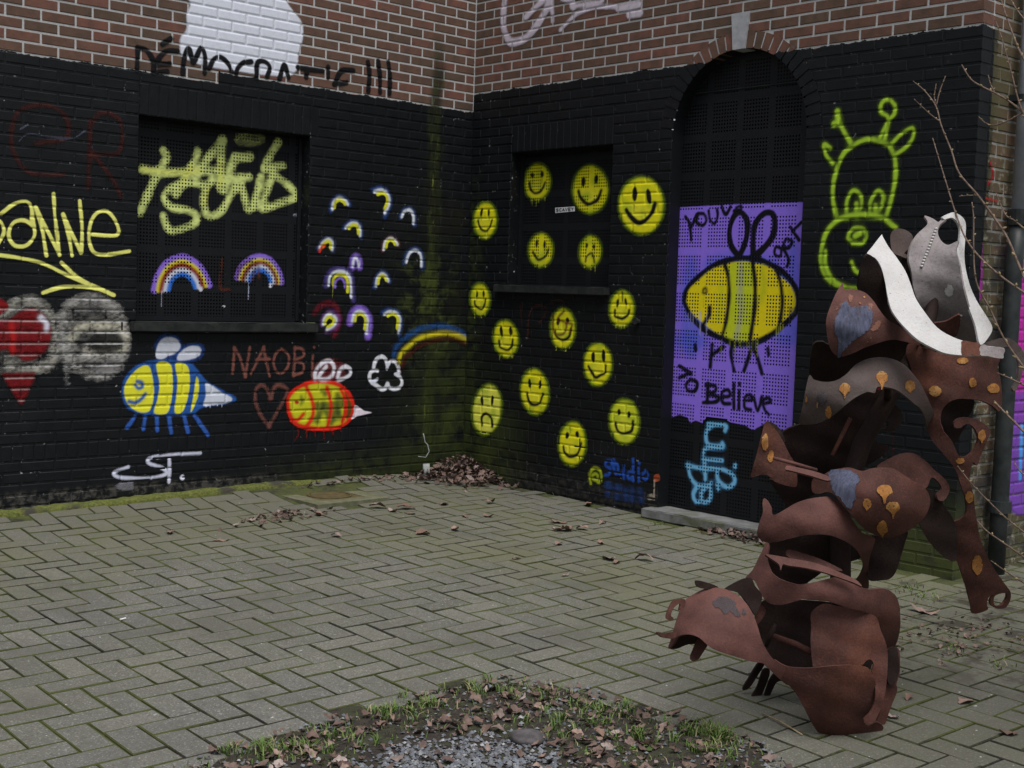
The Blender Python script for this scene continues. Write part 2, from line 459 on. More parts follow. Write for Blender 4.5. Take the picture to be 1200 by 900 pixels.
def mat_leaf():
    k = NT('dry_leaf')
    c = k.ramp(k.rnd(), [(0.0, (0.060, 0.038, 0.032)), (0.3, (0.125, 0.076, 0.060)), (0.55, (0.20, 0.135, 0.11)), (0.8, (0.095, 0.055, 0.044)), (1.0, (0.30, 0.235, 0.21))])
    n = k.noise(70, 4)
    c = k.mix(k.ss(n, 0.35, 0.7), c, k.mix(0.5, c, (0.04, 0.028, 0.022)))
    k.bump(n, 0.5, 0.004)
    return k.fin(c, 0.8)
M['leaf'] = mat_leaf()
def mat_leaf_pale():
    k = NT('pale_dry_leaf')
    c = k.ramp(k.rnd(), [(0.0, (0.10, 0.058, 0.044)), (0.3, (0.22, 0.135, 0.10)), (0.6, (0.32, 0.22, 0.18)), (0.8, (0.16, 0.090, 0.068)), (1.0, (0.40, 0.32, 0.29))])
    n = k.noise(70, 4)
    c = k.mix(k.ss(n, 0.35, 0.7), c, k.mix(0.4, c, (0.05, 0.035, 0.028)))
    k.bump(n, 0.5, 0.004)
    return k.fin(c, 0.8)
M['leaf_pale'] = mat_leaf_pale()
def mat_grass():
    k = NT('grass_blades')
    c = k.ramp(k.rnd(), [(0.0, (0.045, 0.085, 0.014)), (0.5, (0.095, 0.165, 0.028)), (0.8, (0.13, 0.19, 0.040)), (0.9, (0.26, 0.22, 0.12)), (1.0, (0.34, 0.28, 0.18))])
    return k.fin(c, 0.7)
M['grass'] = mat_grass()
def mat_gravel():
    k = NT('gravel')
    c = k.ramp(k.rnd(), [(0.0, (0.070, 0.076, 0.090)), (0.5, (0.14, 0.152, 0.175)), (0.9, (0.21, 0.225, 0.25)), (1.0, (0.38, 0.38, 0.38))])
    c = k.mix(k.ss(k.noise(50, 3), 0.4, 0.8), c, (0.09, 0.08, 0.07))
    return k.fin(c, 0.85)
M['gravel'] = mat_gravel()
M['stone'] = simple('field_stone', (0.050, 0.045, 0.045), (0.105, 0.097, 0.10), 25)
M['iron_rusty'] = simple('manhole_iron', (0.065, 0.048, 0.020), (0.11, 0.085, 0.038), 30, 0.8)
M['concrete'] = simple('mossy_concrete', (0.095, 0.100, 0.050), (0.155, 0.150, 0.105), 16)
M['white_stub'] = simple('white_filter', (0.6, 0.6, 0.58), (0.75, 0.75, 0.72), 40)
M['pvc'] = simple('old_plastic_pipe', (0.16, 0.18, 0.18), (0.34, 0.35, 0.35), 20)
def mat_spray():
    k = NT('spray_paint')
    at = k.n('ShaderNodeAttribute', attribute_name='spray')
    tr = k.n('ShaderNodeBsdfTransparent'); mx = k.n('ShaderNodeMixShader')
    n = k.noise(210, 3, 0.6); m = k.noise(30, 4, 0.65)
    a = k.math('SUBTRACT', k.math('MULTIPLY', at.outputs['Alpha'], 1.42), k.math('MULTIPLY', k.math('ADD', k.math('MULTIPLY', n, 0.5), k.math('MULTIPLY', m, 0.35)), 0.6), clamp=True)
    a = k.math('MINIMUM', k.math('MULTIPLY', k.math('MULTIPLY', a, 1.25), k.math('ADD', 0.70, k.math('MULTIPLY', k.noise(9, 3, 0.6), 0.5))), 0.97)
    c = k.mix(k.math('MULTIPLY', k.ss(m, 0.40, 0.75), 0.20), at.outputs['Color'], k.mix(0.5, at.outputs['Color'], (0.02, 0.02, 0.022)))
    k.bump(k.math('ADD', n, m), 0.25, 0.003)
    k.fin(c, 0.6, spec=0.2)
    k.t.links.new(a, mx.inputs[0]); k.t.links.new(tr.outputs[0], mx.inputs[1]); k.t.links.new(k.b.outputs[0], mx.inputs[2])
    k.t.links.new(mx.outputs[0], k.out.inputs['Surface'])
    return k.m
M['spray'] = mat_spray()
M['sticker'] = simple('sticker_paper', (0.62, 0.64, 0.68), (0.70, 0.72, 0.74), 30, 0.5)

# ------------------------------------------------------------------ brick walls
H, K0 = 0.0625, 2.578
L_BR, JT, DEP = 0.1955, 0.0120, 0.098
zrow = lambda k: K0 + k * H
END_S = 3.82                                     # the door wall ends here, the return starts
WIN_L = (-2.53, -1.357, zrow(-24), zrow(-5))     # wide window
WIN_R = (0.415, 1.360, zrow(-20), zrow(-5))      # small window (s from the inner corner)
DOOR_C, DOOR_R, DOOR_SP = 2.33, 0.48, 2.274      # arched door
RING = 0.102
class Wall:
    def __init__(self, key):
        self.key = key
    def pt(self, s, z, o):
        if self.key == 'front': return (s, -o, z)
        if self.key == 'door': return (-o, -s, z)
        return (s, -END_S - o, z)
    def rotz(self):
        return -math.pi / 2 if self.key == 'door' else 0.0
W_FRONT, W_DOOR, W_RET = Wall('front'), Wall('door'), Wall('return')
def wall_uv(wall, x, y, off=0.0):
    """photo point -> (s, z) on a wall plane set back by off"""
    if wall.key == 'front':
        P = on_plane(x, y, 1, off); return P[0], P[2]
    if wall.key == 'door':
        P = on_plane(x, y, 0, off); return -P[1], P[2]
    P = on_plane(x, y, 1, -END_S + off); return P[0], P[2]
def perp0(key, k):
    if key == 'front': return -3.1084 + (0 if k % 2 == 0 else L_BR / 2)
    if key == 'door': return 0.189 + (0 if k % 2 == 0 else L_BR / 2)
    return 0.105 + (L_BR / 2 if k % 2 == 0 else 0)
def gaps(key, z):
    """intervals of s kept free of bricks at height z"""
    g = []
    if key == 'front':
        if WIN_L[2] - 0.062 < z < WIN_L[3]: g.append((WIN_L[0] - (0.045 if z < WIN_L[2] else 0), WIN_L[1] + (0.07 if z < WIN_L[2] else 0)))
        if WIN_L[3] <= z < zrow(-2): g.append((WIN_L[0] - 0.0, WIN_L[1] + 0.06))
    if key == 'door':
        if 1.312 < z < WIN_R[3]: g.append((WIN_R[0] - (0.1 if z < 1.37 else 0), WIN_R[1] + (0.02 if z < 1.37 else 0)))
        if WIN_R[3] <= z < zrow(-2): g.append((WIN_R[0], WIN_R[1]))
        if z < DOOR_SP: g.append((DOOR_C - DOOR_R, DOOR_C + DOOR_R))
        else:
            q = (DOOR_R + RING) ** 2 - (z - DOOR_SP) ** 2
            if q > 0: g.append((DOOR_C - math.sqrt(q), DOOR_C + math.sqrt(q)))
        if 2.80 < z < 2.955:
            w = 0.042 + (z - 2.754) * 0.10
            g.append((DOOR_C - w, DOOR_C + w))
    return g
def subtract(a, b, gs):
    seg = [(a, b)]
    for g0, g1 in gs:
        out = []
        for x0, x1 in seg:
            if g1 <= x0 or g0 >= x1: out.append((x0, x1)); continue
            if g0 > x0: out.append((x0, g0))
            if g1 < x1: out.append((g1, x1))
        seg = out
    return seg
EXT = {'front': (-6.5, -0.004), 'door': (0.004, END_S), 'return': (0.104, 4.5)}
RL0, RL1 = zrow(-36.5), zrow(-35)               # rowlock course near the foot
def brick_list(key):
    out = []                                     # (s0, s1, z0, z1)
    rows = [(zrow(k), zrow(k + 1), k) for k in range(-35, 17)]
    rows += [(zrow(k - 0.5), zrow(k + 0.5), k) for k in range(-43, -36)]
    for z0, z1, k in rows:
        if z1 < -0.12: continue
        zm = 0.5 * (z0 + z1)
        zg = zm + 0.012 if zm > DOOR_SP else zm
        for a, b in subtract(*EXT[key], gaps(key, zg)):
            p = perp0(key, k)
            row0 = len(out)
            i = math.floor((a - p) / L_BR)
            while p + i * L_BR < b:
                s0, s1 = max(p + i * L_BR + JT / 2, a + (0.0 if a == EXT[key][0] else 0.002)), min(p + (i + 1) * L_BR - JT / 2, b - (0.0 if b == EXT[key][1] else 0.002))
                if s1 - s0 > 0.001: out.append((s0, s1, z0 + JT / 2, z1 - JT / 2))
                i += 1
            row = out[row0:]                              # slivers are cut into their neighbour
            if len(row) > 1 and row[-1][1] - row[-1][0] < 0.05: row[-2] = (row[-2][0], row[-1][1], *row[-2][2:]); row.pop()
            if len(row) > 1 and row[0][1] - row[0][0] < 0.05: row[1] = (row[0][0], row[1][1], *row[1][2:]); row.pop(0)
            out[row0:] = row
    return out
def soldier_list(key):
    out = []
    def run(a, b, z0, z1, pitch):
        n = max(1, round((b - a) / pitch)); w = (b - a) / n
        for i in range(n): out.append((a + i * w + 0.003, a + (i + 1) * w - 0.003, z0 + JT / 2, z1 - JT / 2))
    if key == 'front': run(WIN_L[0], WIN_L[1] + 0.06, zrow(-5), zrow(-2), 0.0625)
    if key == 'door': run(WIN_R[0], WIN_R[1], zrow(-5), zrow(-2), 0.0625)
    return out
def rowlock_list(key):
    out = []
    for a, b in subtract(*EXT[key], gaps(key, 0.34)):
        n = max(1, round((b - a) / 0.0625)); w = (b - a) / n
        for i in range(n): out.append((a + i * w + 0.004, a + (i + 1) * w - 0.004, RL0 + JT / 2, RL1 - JT / 2))
    return out
_brick_cache = {}
def brick_geo(w, h, var):
    """a brick with worn front edges, centred in s and z, front face at y=0 pointing to -y"""
    rr = random.Random(var * 31 + 5)
    c = 0.0028
    j = lambda a=0.0011: rr.uniform(-a, a)
    fr = [(-w / 2 + c + j(), j(0.0006), -h / 2 + c + j()), (w / 2 - c + j(), j(0.0006), -h / 2 + c + j()), (w / 2 - c + j(), j(0.0006), h / 2 - c + j()), (-w / 2 + c + j(), j(0.0006), h / 2 - c + j())]
    ed = [(-w / 2, c, -h / 2), (w / 2, c, -h / 2), (w / 2, c, h / 2), (-w / 2, c, h / 2)]
    bk = [(-w / 2, DEP, -h / 2), (w / 2, DEP, -h / 2), (w / 2, DEP, h / 2), (-w / 2, DEP, h / 2)]
    fs = [(0, 1, 2, 3)]
    for i in range(4):
        k = (i + 1) % 4
        fs.append((4 + i, 4 + k, k, i)); fs.append((8 + i, 8 + k, 4 + k, 4 + i))
    return fr + ed + bk, fs
def brick_mesh(w, h, var, mat):
    key = (round(w, 3), round(h, 3), var, mat.name)
    if key not in _brick_cache:
        v, f = brick_geo(w, h, var)
        me = bpy.data.meshes.new('brick'); me.from_pydata(v, [], f); me.update(); me.materials.append(mat)
        _brick_cache[key] = me
    return _brick_cache[key]
def poly_area_px(wall, b):
    xs = [to_px(wall.pt(s, z, 0)) for s, z in ((b[0], b[2]), (b[1], b[2]), (b[1], b[3]), (b[0], b[3]))]
    if not all(0 <= x <= 1200 and 0 <= y <= 900 for x, y in xs): return 0
    return abs(0.5 * sum(xs[i][0] * xs[(i + 1) % 4][1] - xs[(i + 1) % 4][0] * xs[i][1] for i in range(4)))
def lay_bricks(walls, root, mat, limit, fixed):
    pool = []
    for wl in walls:
        for b in brick_list(wl.key):
            a = poly_area_px(wl, b)
            x, y = to_px(wl.pt(b[0], b[2], 0))
            line = 2.70 if wl.key == 'door' else (2.56 if b[0] > -2.0 else 2.5)
            if b[2] > line - 0.01: a *= 3
            if x > 930 and y > 260: a *= 0.3
            pool.append((a, wl, b))
    for wl in walls:
        for b in rowlock_list(wl.key): pool.append((0, wl, b))
    pool.sort(key=lambda t: -t[0])
    take = [p for p in pool[:limit - len(fixed)] if p[0] > 0]
    rest = pool[len(take):]
    for wl, b in fixed: take.append((1, wl, b))
    rr = random.Random(11)
    for a, wl, b in take:
        me = brick_mesh(b[1] - b[0], b[3] - b[2], rr.randrange(4), mat)
        o = bpy.data.objects.new('brick', me)
        o.location = wl.pt((b[0] + b[1]) / 2, (b[2] + b[3]) / 2, rr.uniform(-0.0008, 0.0012))
        o.rotation_euler = (rr.uniform(-.006, .006), rr.uniform(-.003, .003), wl.rotz() + rr.uniform(-.002, .002))
        COL.objects.link(o); child(o, root)
    mb = MB()
    for a, wl, b in rest:
        v, f = brick_geo(b[1] - b[0], b[3] - b[2], rr.randrange(50))
        oo = rr.uniform(-0.0008, 0.0012)
        sc, zc = (b[0] + b[1]) / 2, (b[2] + b[3]) / 2
        mb.add([wl.pt(sc + q[0], zc + q[2], oo - q[1]) for q in v], f, rr.random())
    o = mb.build('brickwork', mat, root)
    o['kind'] = 'stuff'
def lay_mortar(walls, root, mat):
    mb = MB()
    rec = 0.0034
    for wl in walls:
        z = -0.2
        while z < 3.66:
            z1 = z + H / 4
            zm = 0.5 * (z + z1)
            gs = []
            for g0, g1 in gaps(wl.key, zm):
                if wl.key == 'front' and WIN_L[3] <= zm < zrow(-2): continue
                if wl.key == 'door' and WIN_R[3] <= zm < zrow(-2) and g0 < 1.5: continue
                if wl.key == 'door' and zm >= DOOR_SP:
                    q = (DOOR_R + 0.012) ** 2 - (zm - DOOR_SP) ** 2
                    if q <= 0: continue
                    g0, g1 = DOOR_C - math.sqrt(q), DOOR_C + math.sqrt(q)
                gs.append((g0, g1))
            a, b = EXT[wl.key]
            if wl.key == 'front': b = 0.03
            if wl.key == 'door': a, b = -0.03, END_S - 0.004
            if wl.key == 'return': a = 0.006
            for x0, x1 in subtract(a, b, gs):
                n = max(1, int((x1 - x0) / 0.6))
                for i in range(n):
                    p, q = x0 + (x1 - x0) * i / n, x0 + (x1 - x0) * (i + 1) / n
                    mb.add([wl.pt(p, z, -rec), wl.pt(q, z, -rec), wl.pt(q, z1, -rec), wl.pt(p, z1, -rec)], [(0, 1, 2, 3)])
            z = z1
    return mb.build('mortar', mat, root)
def reveal(wl, outline, depth, name, mat, root):
    """side faces of an opening, outline in (s,z), open polyline"""
    mb = MB()
    for (s0, z0), (s1, z1) in zip(outline[:-1], outline[1:]):
        mb.add([wl.pt(s0, z0, -0.0045), wl.pt(s1, z1, -0.0045), wl.pt(s1, z1, -depth), wl.pt(s0, z0, -depth)], [(0, 1, 2, 3)])
    return mb.build(name, mat, root)

front = empty('brick_wall', (-2.0, 0.0, 0.0), 'black-painted brick wall with a white paint patch above its wide boarded window', 'wall')
door = empty('brick_wall', (0.0, -2.0, 0.0), 'black-painted brick wall covered in yellow smiley faces, with an arched doorway', 'wall')
lay_bricks([W_FRONT], front, M['brick_front'], 290, [(W_FRONT, b) for b in soldier_list('front')])
lay_mortar([W_FRONT], front, M['mortar_front'])
lay_bricks([W_DOOR, W_RET], door, M['brick_door'], 262, [(W_DOOR, b) for b in soldier_list('door')])
lay_mortar([W_DOOR, W_RET], door, M['mortar_door'])
# arch ring
n_v = 26
key_half = 0.0445 / (DOOR_R + RING / 2)
for side in (-1, 1):
    nn = n_v // 2
    a0, a1 = key_half, math.pi / 2
    for i in range(nn):
        b0, b1 = a0 + (a1 - a0) * i / nn + 0.011, a0 + (a1 - a0) * (i + 1) / nn - 0.011
        r0, r1 = DOOR_R, DOOR_R + RING - 0.004
        P = []
        for o in (0.001, -DEP):
            for r, t in ((r0, b0), (r1, b0), (r1, b1), (r0, b1)):
                P.append(W_DOOR.pt(DOOR_C + side * r * math.sin(t), DOOR_SP + r * math.cos(t), o))
        mb = MB()
        mb.add(P, [(0, 1, 2, 3), (0, 4, 5, 1), (1, 5, 6, 2), (2, 6, 7, 3), (3, 7, 4, 0)], random.random())
        cen = np.mean(np.array(P[:4]), axis=0)
        mb.build('brick', M['brick_door'], door, origin=tuple(cen))
mb = MB()
kp = [(-0.0435, 2.748), (0.0435, 2.748), (0.062, 2.952), (-0.062, 2.952)]
mb.add([W_DOOR.pt(DOOR_C + s, z, o) for o in (0.012, -0.09) for s, z in kp], [(0, 1, 2, 3), (0, 4, 5, 1), (1, 5, 6, 2), (2, 6, 7, 3), (3, 7, 4, 0)])
ks = mb.build('keystone', M['keystone'], door); ks['label'] = 'pale grey tapered keystone'
REC = 0.10
arch = [(DOOR_C - DOOR_R, -0.05), (DOOR_C - DOOR_R, DOOR_SP)] + [(DOOR_C - DOOR_R * math.cos(t), DOOR_SP + DOOR_R * math.sin(t)) for t in np.linspace(0, math.pi, 33)[1:-1]] + [(DOOR_C + DOOR_R, DOOR_SP), (DOOR_C + DOOR_R, -0.05)]
reveal(W_DOOR, arch, REC + 0.03, 'door_reveal', M['steel'], door)
reveal(W_FRONT, [(WIN_L[0], WIN_L[2] - .01), (WIN_L[0], WIN_L[3]), (WIN_L[1], WIN_L[3]), (WIN_L[1], WIN_L[2] - .01)], REC + 0.03, 'window_reveal', M['mortar_front'], front)
reveal(W_DOOR, [(WIN_R[0], WIN_R[2]), (WIN_R[0], WIN_R[3]), (WIN_R[1], WIN_R[3]), (WIN_R[1], WIN_R[2])], REC + 0.03, 'window_reveal', M['mortar_door'], door)

# ---- perforated steel plates
PIT, HOL = 0.0205, 0.0100
def plate_lines(a, b):
    """grid lines with a flag for hole cells"""
    xs, hole = [a], []
    x = a + 0.012
    i = 0
    while x + PIT < b - 0.006:
        on = (i % 11) < 9
        xs.append(x); hole.append(False)
        xs.append(x + HOL); hole.append(on)
        xs.append(x + HOL + (PIT - HOL) / 2); hole.append(False)
        x += PIT; i += 1
    xs.append(b); hole.append(False)
    return np.array(xs), hole
class Plate:
    def __init__(self, wall, a, b, z0, z1, off):
        self.wall, self.off = wall, off
        self.xs, self.hx = plate_lines(a, b)
        self.zs, self.hz = plate_lines(z0, z1)
    def build(self, name, root):
        nx, nz = len(self.xs), len(self.zs)
        v = [self.wall.pt(s, z, -self.off) for z in self.zs for s in self.xs]
        f = [(j * nx + i, j * nx + i + 1, (j + 1) * nx + i + 1, (j + 1) * nx + i) for j in range(nz - 1) for i in range(nx - 1) if not (self.hx[i] and self.hz[j])]
        me = bpy.data.meshes.new(name); me.from_pydata(v, [], f); me.update(); me.materials.append(M['steel'])
        o = bpy.data.objects.new(name, me); COL.objects.link(o); child(o, root)
        return o
def recess_box(wl, a, b, z0, z1, d0, d1, root):
    mb = MB()
    c = [wl.pt(s, z, -o) for o in (d0, d1) for s, z in ((a, z0), (b, z0), (b, z1), (a, z1))]
    mb.add(c, [(4, 5, 6, 7), (0, 1, 5, 4), (1, 2, 6, 5), (2, 3, 7, 6), (3, 0, 4, 7)])
    return mb.build('dark_backing', M['dark'], root)  # black box added behind the sheets to stop light leaking through holes
PL_L = Plate(W_FRONT, WIN_L[0] - 0.01, WIN_L[1] - 0.012, WIN_L[2] - 0.01, WIN_L[3] + 0.02, REC)
PL_R = Plate(W_DOOR, WIN_R[0] + 0.012, WIN_R[1] + 0.02, WIN_R[2], WIN_R[3] + 0.02, REC)
PL_D = Plate(W_DOOR, DOOR_C - DOOR_R - 0.01, DOOR_C + DOOR_R + 0.02, 0.035, 2.78, REC)
p_l = PL_L.build('window_panel', front); p_l['label'] = 'black perforated steel sheet boarding up the wide window'
p_r = PL_R.build('window_panel', door); p_r['label'] = 'black perforated steel sheet over the small window, with four smileys'
p_d = PL_D.build('door_panel', door); p_d['label'] = 'tall perforated steel door sheet, black with a purple painted field'
recess_box(W_FRONT, WIN_L[0] - .03, WIN_L[1] + .03, WIN_L[2] - .05, WIN_L[3] + .04, REC + .002, 0.3, front)
recess_box(W_DOOR, WIN_R[0] - .03, WIN_R[1] + .03, WIN_R[2] - .05, WIN_R[3] + .04, REC + .002, 0.3, door)
recess_box(W_DOOR, DOOR_C - DOOR_R - .03, DOOR_C + DOOR_R + .03, 0.0, 2.82, REC + .002, 0.3, door)
# bars that hold the sheets: right-hand strip on the wide window, seam on the door
mb = MB()
mb.box((WIN_L[1] - 0.016, REC - 0.006, (WIN_L[2] + WIN_L[3]) / 2), 0.024, 0.02, WIN_L[3] - WIN_L[2] - 0.02)
mb.box(((WIN_L[0] + WIN_L[1]) / 2, REC - 0.004, WIN_L[2] + 0.016), WIN_L[1] - WIN_L[0] - 0.06, 0.014, 0.026)
mb.build('panel_frame', M['steel'], p_l)
mb = MB()
mb.box((REC - 0.006, -WIN_R[0] - 0.016, (1.372 + WIN_R[3]) / 2), 0.02, 0.024, WIN_R[3] - 1.38)
mb.build('panel_frame', M['steel'], p_r)
mb = MB()
mb.box((REC - 0.003, -DOOR_C, 2.546), 0.008, 0.90, 0.006)
mb.build('panel_seam', M['sill'], p_d)
# sills and step
def rough_box(c, sx, sy, sz, cuts, amp, seed):
    """block with bevelled, slightly uneven edges"""
    bm = bmesh.new()
    bmesh.ops.create_cube(bm, size=1.0)
    bmesh.ops.scale(bm, vec=(sx, sy, sz), verts=bm.verts)
    ax = 0 if sx > sy else 1
    eds = [e for e in bm.edges if abs((e.verts[0].co - e.verts[1].co)[ax]) > 1e-4]
    bmesh.ops.subdivide_edges(bm, edges=eds, cuts=cuts)
    bmesh.ops.bevel(bm, geom=[e for e in bm.edges if e.calc_face_angle(0) > 1.0], offset=min(sx, sy, sz) * 0.1, segments=2, affect='EDGES')
    r = random.Random(seed)
    for v in bm.verts:
        v.co += Vector((r.uniform(-amp, amp), r.uniform(-amp, amp), r.uniform(-amp, amp)))
        v.co += Vector(c)
    return bm
def bm_obj(bm, name, mat, parent=None, smooth=False):
    me = bpy.data.meshes.new(name); bm.to_mesh(me); bm.free(); me.materials.append(mat)
    if smooth: me.polygons.foreach_set('use_smooth', [True] * len(me.polygons))
    o = bpy.data.objects.new(name, me); COL.objects.link(o)
    if parent is not None: child(o, parent)
    return o
bm_obj(rough_box(((WIN_L[0] + WIN_L[1]) / 2 + 0.012, 0.024, 1.047), WIN_L[1] - WIN_L[0] + 0.108, 0.140, 0.058, 12, 0.0012, 1), 'window_sill', M['sill'], front)
bm_obj(rough_box((0.024, -((WIN_R[0] + WIN_R[1]) / 2 - 0.04), 1.343), 0.140, WIN_R[1] - WIN_R[0] + 0.112, 0.054, 10, 0.0012, 2), 'window_sill', M['sill'], door)
bm_obj(rough_box((0.018, -2.40, -0.003), 0.21, 1.21, 0.060, 14, 0.0022, 3), 'door_step', M['step'], door)

# ------------------------------------------------------------------ spray paint layers
def smooth_line(pts, n=6, closed=False):
    pts = [np.array(p[:2], float) for p in pts]
    if len(pts) < 3: return np.array(pts)
    q = ([pts[-1]] + pts + pts[:2]) if closed else ([2 * pts[0] - pts[1]] + pts + [2 * pts[-1] - pts[-2]])
    out = []
    m = len(pts) if closed else len(pts) - 1
    for i in range(m):
        p0, p1, p2, p3 = q[i], q[i + 1], q[i + 2], q[i + 3]
        for j in range(n):
            t = j / n
            out.append(0.5 * (2 * p1 + (p2 - p0) * t + (2 * p0 - 5 * p1 + 4 * p2 - p3) * t * t + (3 * p1 - p0 - 3 * p2 + p3) * t ** 3))
    if not closed: out.append(pts[-1])
    return np.array(out)
def seg_dist(Q, A, closed=False):
    best = np.full(len(Q), 1e9)
    n = len(A)
    for i in range(n if closed else n - 1):
        a, b = A[i], A[(i + 1) % n]
        d = b - a
        l2 = max(d @ d, 1e-12)
        t = np.clip(((Q - a) @ d) / l2, 0, 1)
        e = Q - a - t[:, None] * d
        best = np.minimum(best, np.einsum('ij,ij->i', e, e))
    return np.sqrt(best)
def inside(Q, A):
    r = np.zeros(len(Q), bool)
    x, y = Q[:, 0], Q[:, 1]
    n = len(A)
    for i in range(n):
        x0, y0 = A[i]; x1, y1 = A[(i + 1) % n]
        c = (y0 > y) != (y1 > y)
        if not c.any(): continue
        xi = x0 + (y - y0) * (x1 - x0) / (y1 - y0 + 1e-15)
        r ^= c & (x < xi)
    return r
def vnoise(x, y, seed=0):
    xi, yi = np.floor(x).astype(np.int64), np.floor(y).astype(np.int64)
    fx, fy = x - xi, y - yi
    fx, fy = fx * fx * (3 - 2 * fx), fy * fy * (3 - 2 * fy)
    def h(a, b):
        v = np.sin(a * 127.1 + b * 311.7 + seed * 74.7) * 43758.5453
        return v - np.floor(v)
    return (h(xi, yi) * (1 - fx) + h(xi + 1, yi) * fx) * (1 - fy) + (h(xi, yi + 1) * (1 - fx) + h(xi + 1, yi + 1) * fx) * fy
class Art:
    """a painted piece: strokes traced in photo pixels, laid onto the wall (or plate) surface in metres"""
    def __init__(self, surf, lift=0):
        self.surf, self.ops, self.lift = surf, [], lift
        self.joint, self.glint, self.patchy = 0.72, 0.0, 0.12
        self.wall = surf.wall if isinstance(surf, Plate) else surf
        self.off = surf.off if isinstance(surf, Plate) else 0.0
        self.lo, self.hi = np.array([1e9, 1e9]), np.array([-1e9, -1e9])
    def uv(self, pts): return np.array([wall_uv(self.wall, p[0], p[1], self.off) for p in pts])
    def mpp(self, pts):
        x, y = np.mean([p[0] for p in pts]), np.mean([p[1] for p in pts])
        a, b = wall_uv(self.wall, x, y - 2, self.off), wall_uv(self.wall, x, y + 2, self.off)
        return abs(a[1] - b[1]) / 4
    def _grow(self, A, m):
        self.lo = np.minimum(self.lo, A.min(0) - m); self.hi = np.maximum(self.hi, A.max(0) + m)
    def line(self, pts, r, col, a=1.0, soft=0.6, closed=False, straight=False):
        m = self.mpp(pts)
        A = self.uv(np.array([p[:2] for p in pts]) if straight else smooth_line(pts, 5, closed))
        self._grow(A, (r + soft) * m)
        soft *= 2.0
        if r >= 1.4 and sum(col) > 120:                      # overspray
            self._grow(A, (r * 2.4 + 2) * m)
            self.ops.append(('line', A, r * 0.9 * m, (r * 1.2 + 2.2) * m, paint(*[c * 0.72 for c in col]), a * 0.38, closed))
        self.ops.append(('line', A, r * m, soft * m, paint(*col), a, closed))
        return self
    def fill(self, pts, col, a=1.0, soft=1.0, straight=False):
        m = self.mpp(pts)
        A = self.uv(np.array([p[:2] for p in pts]) if straight else smooth_line(pts, 5, True))
        self._grow(A, soft * m)
        self.ops.append(('fill', A, 0, soft * m, paint(*col), a, True))
        return self
    def ell(self, x, y, rx, ry, col, a=1.0, soft=1.0, rot=0.0, wob=0.0):
        pts = []
        for i in range(20):
            t = 2 * math.pi * i / 20
            k = 1 + wob * math.sin(3 * t + x)
            u, v = rx * k * math.cos(t), ry * k * math.sin(t)
            pts.append((x + u * math.cos(rot) - v * math.sin(rot), y + u * math.sin(rot) + v * math.cos(rot)))
        return self.fill(pts, col, a, soft)
    def drips(self, x0, x1, y, ln, n, col, a=0.7, seed=0):
        r = random.Random(seed)
        for _ in range(n):
            x = r.uniform(x0, x1); l = ln * r.uniform(0.3, 1.0); yy = y + r.uniform(-1.5, 1.5)
            self.line([(x, yy), (x - l * 0.02, yy + l)], 0.45, col, a, 0.4, straight=True)
        return self
    def build(self, name, parent, label=None, thr=0.10):
        step = 0.0052
        if isinstance(self.surf, Plate):
            P = self.surf
            ix = [i for i in range(len(P.xs)) if self.lo[0] - .02 <= P.xs[i] <= self.hi[0] + .02]
            iz = [i for i in range(len(P.zs)) if self.lo[1] - .02 <= P.zs[i] <= self.hi[1] + .02]
            xs, zs = P.xs[ix], P.zs[iz]
            holes = (np.array([P.hx[i] if i < len(P.hx) else False for i in ix])[None, :] & np.array([P.hz[i] if i < len(P.hz) else False for i in iz])[:, None])
        else:
            lo, hi = self.lo.copy(), self.hi.copy()
            ex = EXT[self.wall.key]
            lo[0] = max(lo[0], ex[0] + (0.0 if self.wall.key == 'front' else 0.003)); hi[0] = min(hi[0], ex[1])
            xs = np.linspace(lo[0], hi[0], max(4, int((hi[0] - lo[0]) / step)))
            fr = [0.0, 0.0055, 0.0090] + list(np.linspace(0.0090, 0.0535, 9))[1:] + [0.0570]
            k0, k1 = math.floor((lo[1] - K0) / H), math.ceil((hi[1] - K0) / H)
            zs = np.array([zrow(k) + q for k in range(k0, k1 + 1) for q in fr])
            zs = zs[(zs >= lo[1]) & (zs <= hi[1])]
            holes = None
        nx, nz = len(xs), len(zs)
        X, Y = np.meshgrid(xs, zs)
        Q = np.stack([X.ravel(), Y.ravel()], 1)
        C = np.zeros((len(Q), 3)); A = np.zeros(len(Q))
        for kind, pts, r, soft, col, op, closed in self.ops:
            lo, hi = pts.min(0) - (r + soft), pts.max(0) + (r + soft)
            sel = np.where((Q[:, 0] >= lo[0]) & (Q[:, 0] <= hi[0]) & (Q[:, 1] >= lo[1]) & (Q[:, 1] <= hi[1]))[0]
            if len(sel) == 0: continue
            q = Q[sel]
            d = seg_dist(q, pts, closed)
            if kind == 'fill': d = np.where(inside(q, pts), -d, d)
            else: d = d - r * (1 + 0.16 * np.sin(q[:, 0] * 23 + q[:, 1] * 9) * np.sin(q[:, 1] * 31 - q[:, 0] * 7 + 1.3))
            t = np.clip((soft - d) / (2 * soft + 1e-9), 0, 1)
            a = op * t * t * (3 - 2 * t)
            na = a + A[sel] * (1 - a)
            C[sel] = (np.array(col)[None] * a[:, None] + C[sel] * (A[sel] * (1 - a))[:, None]) / np.maximum(na, 1e-6)[:, None]
            A[sel] = na
        if self.patchy > 0:
            pn = 0.4 * vnoise(Q[:, 0] * 14, Q[:, 1] * 30, 1) + 0.6 * vnoise(Q[:, 0] * 60, Q[:, 1] * 130, 2)
            A = A * np.clip(1 - self.patchy * 2 * np.clip(pn - 0.25, 0, 1) * 1.3, 0, 1)
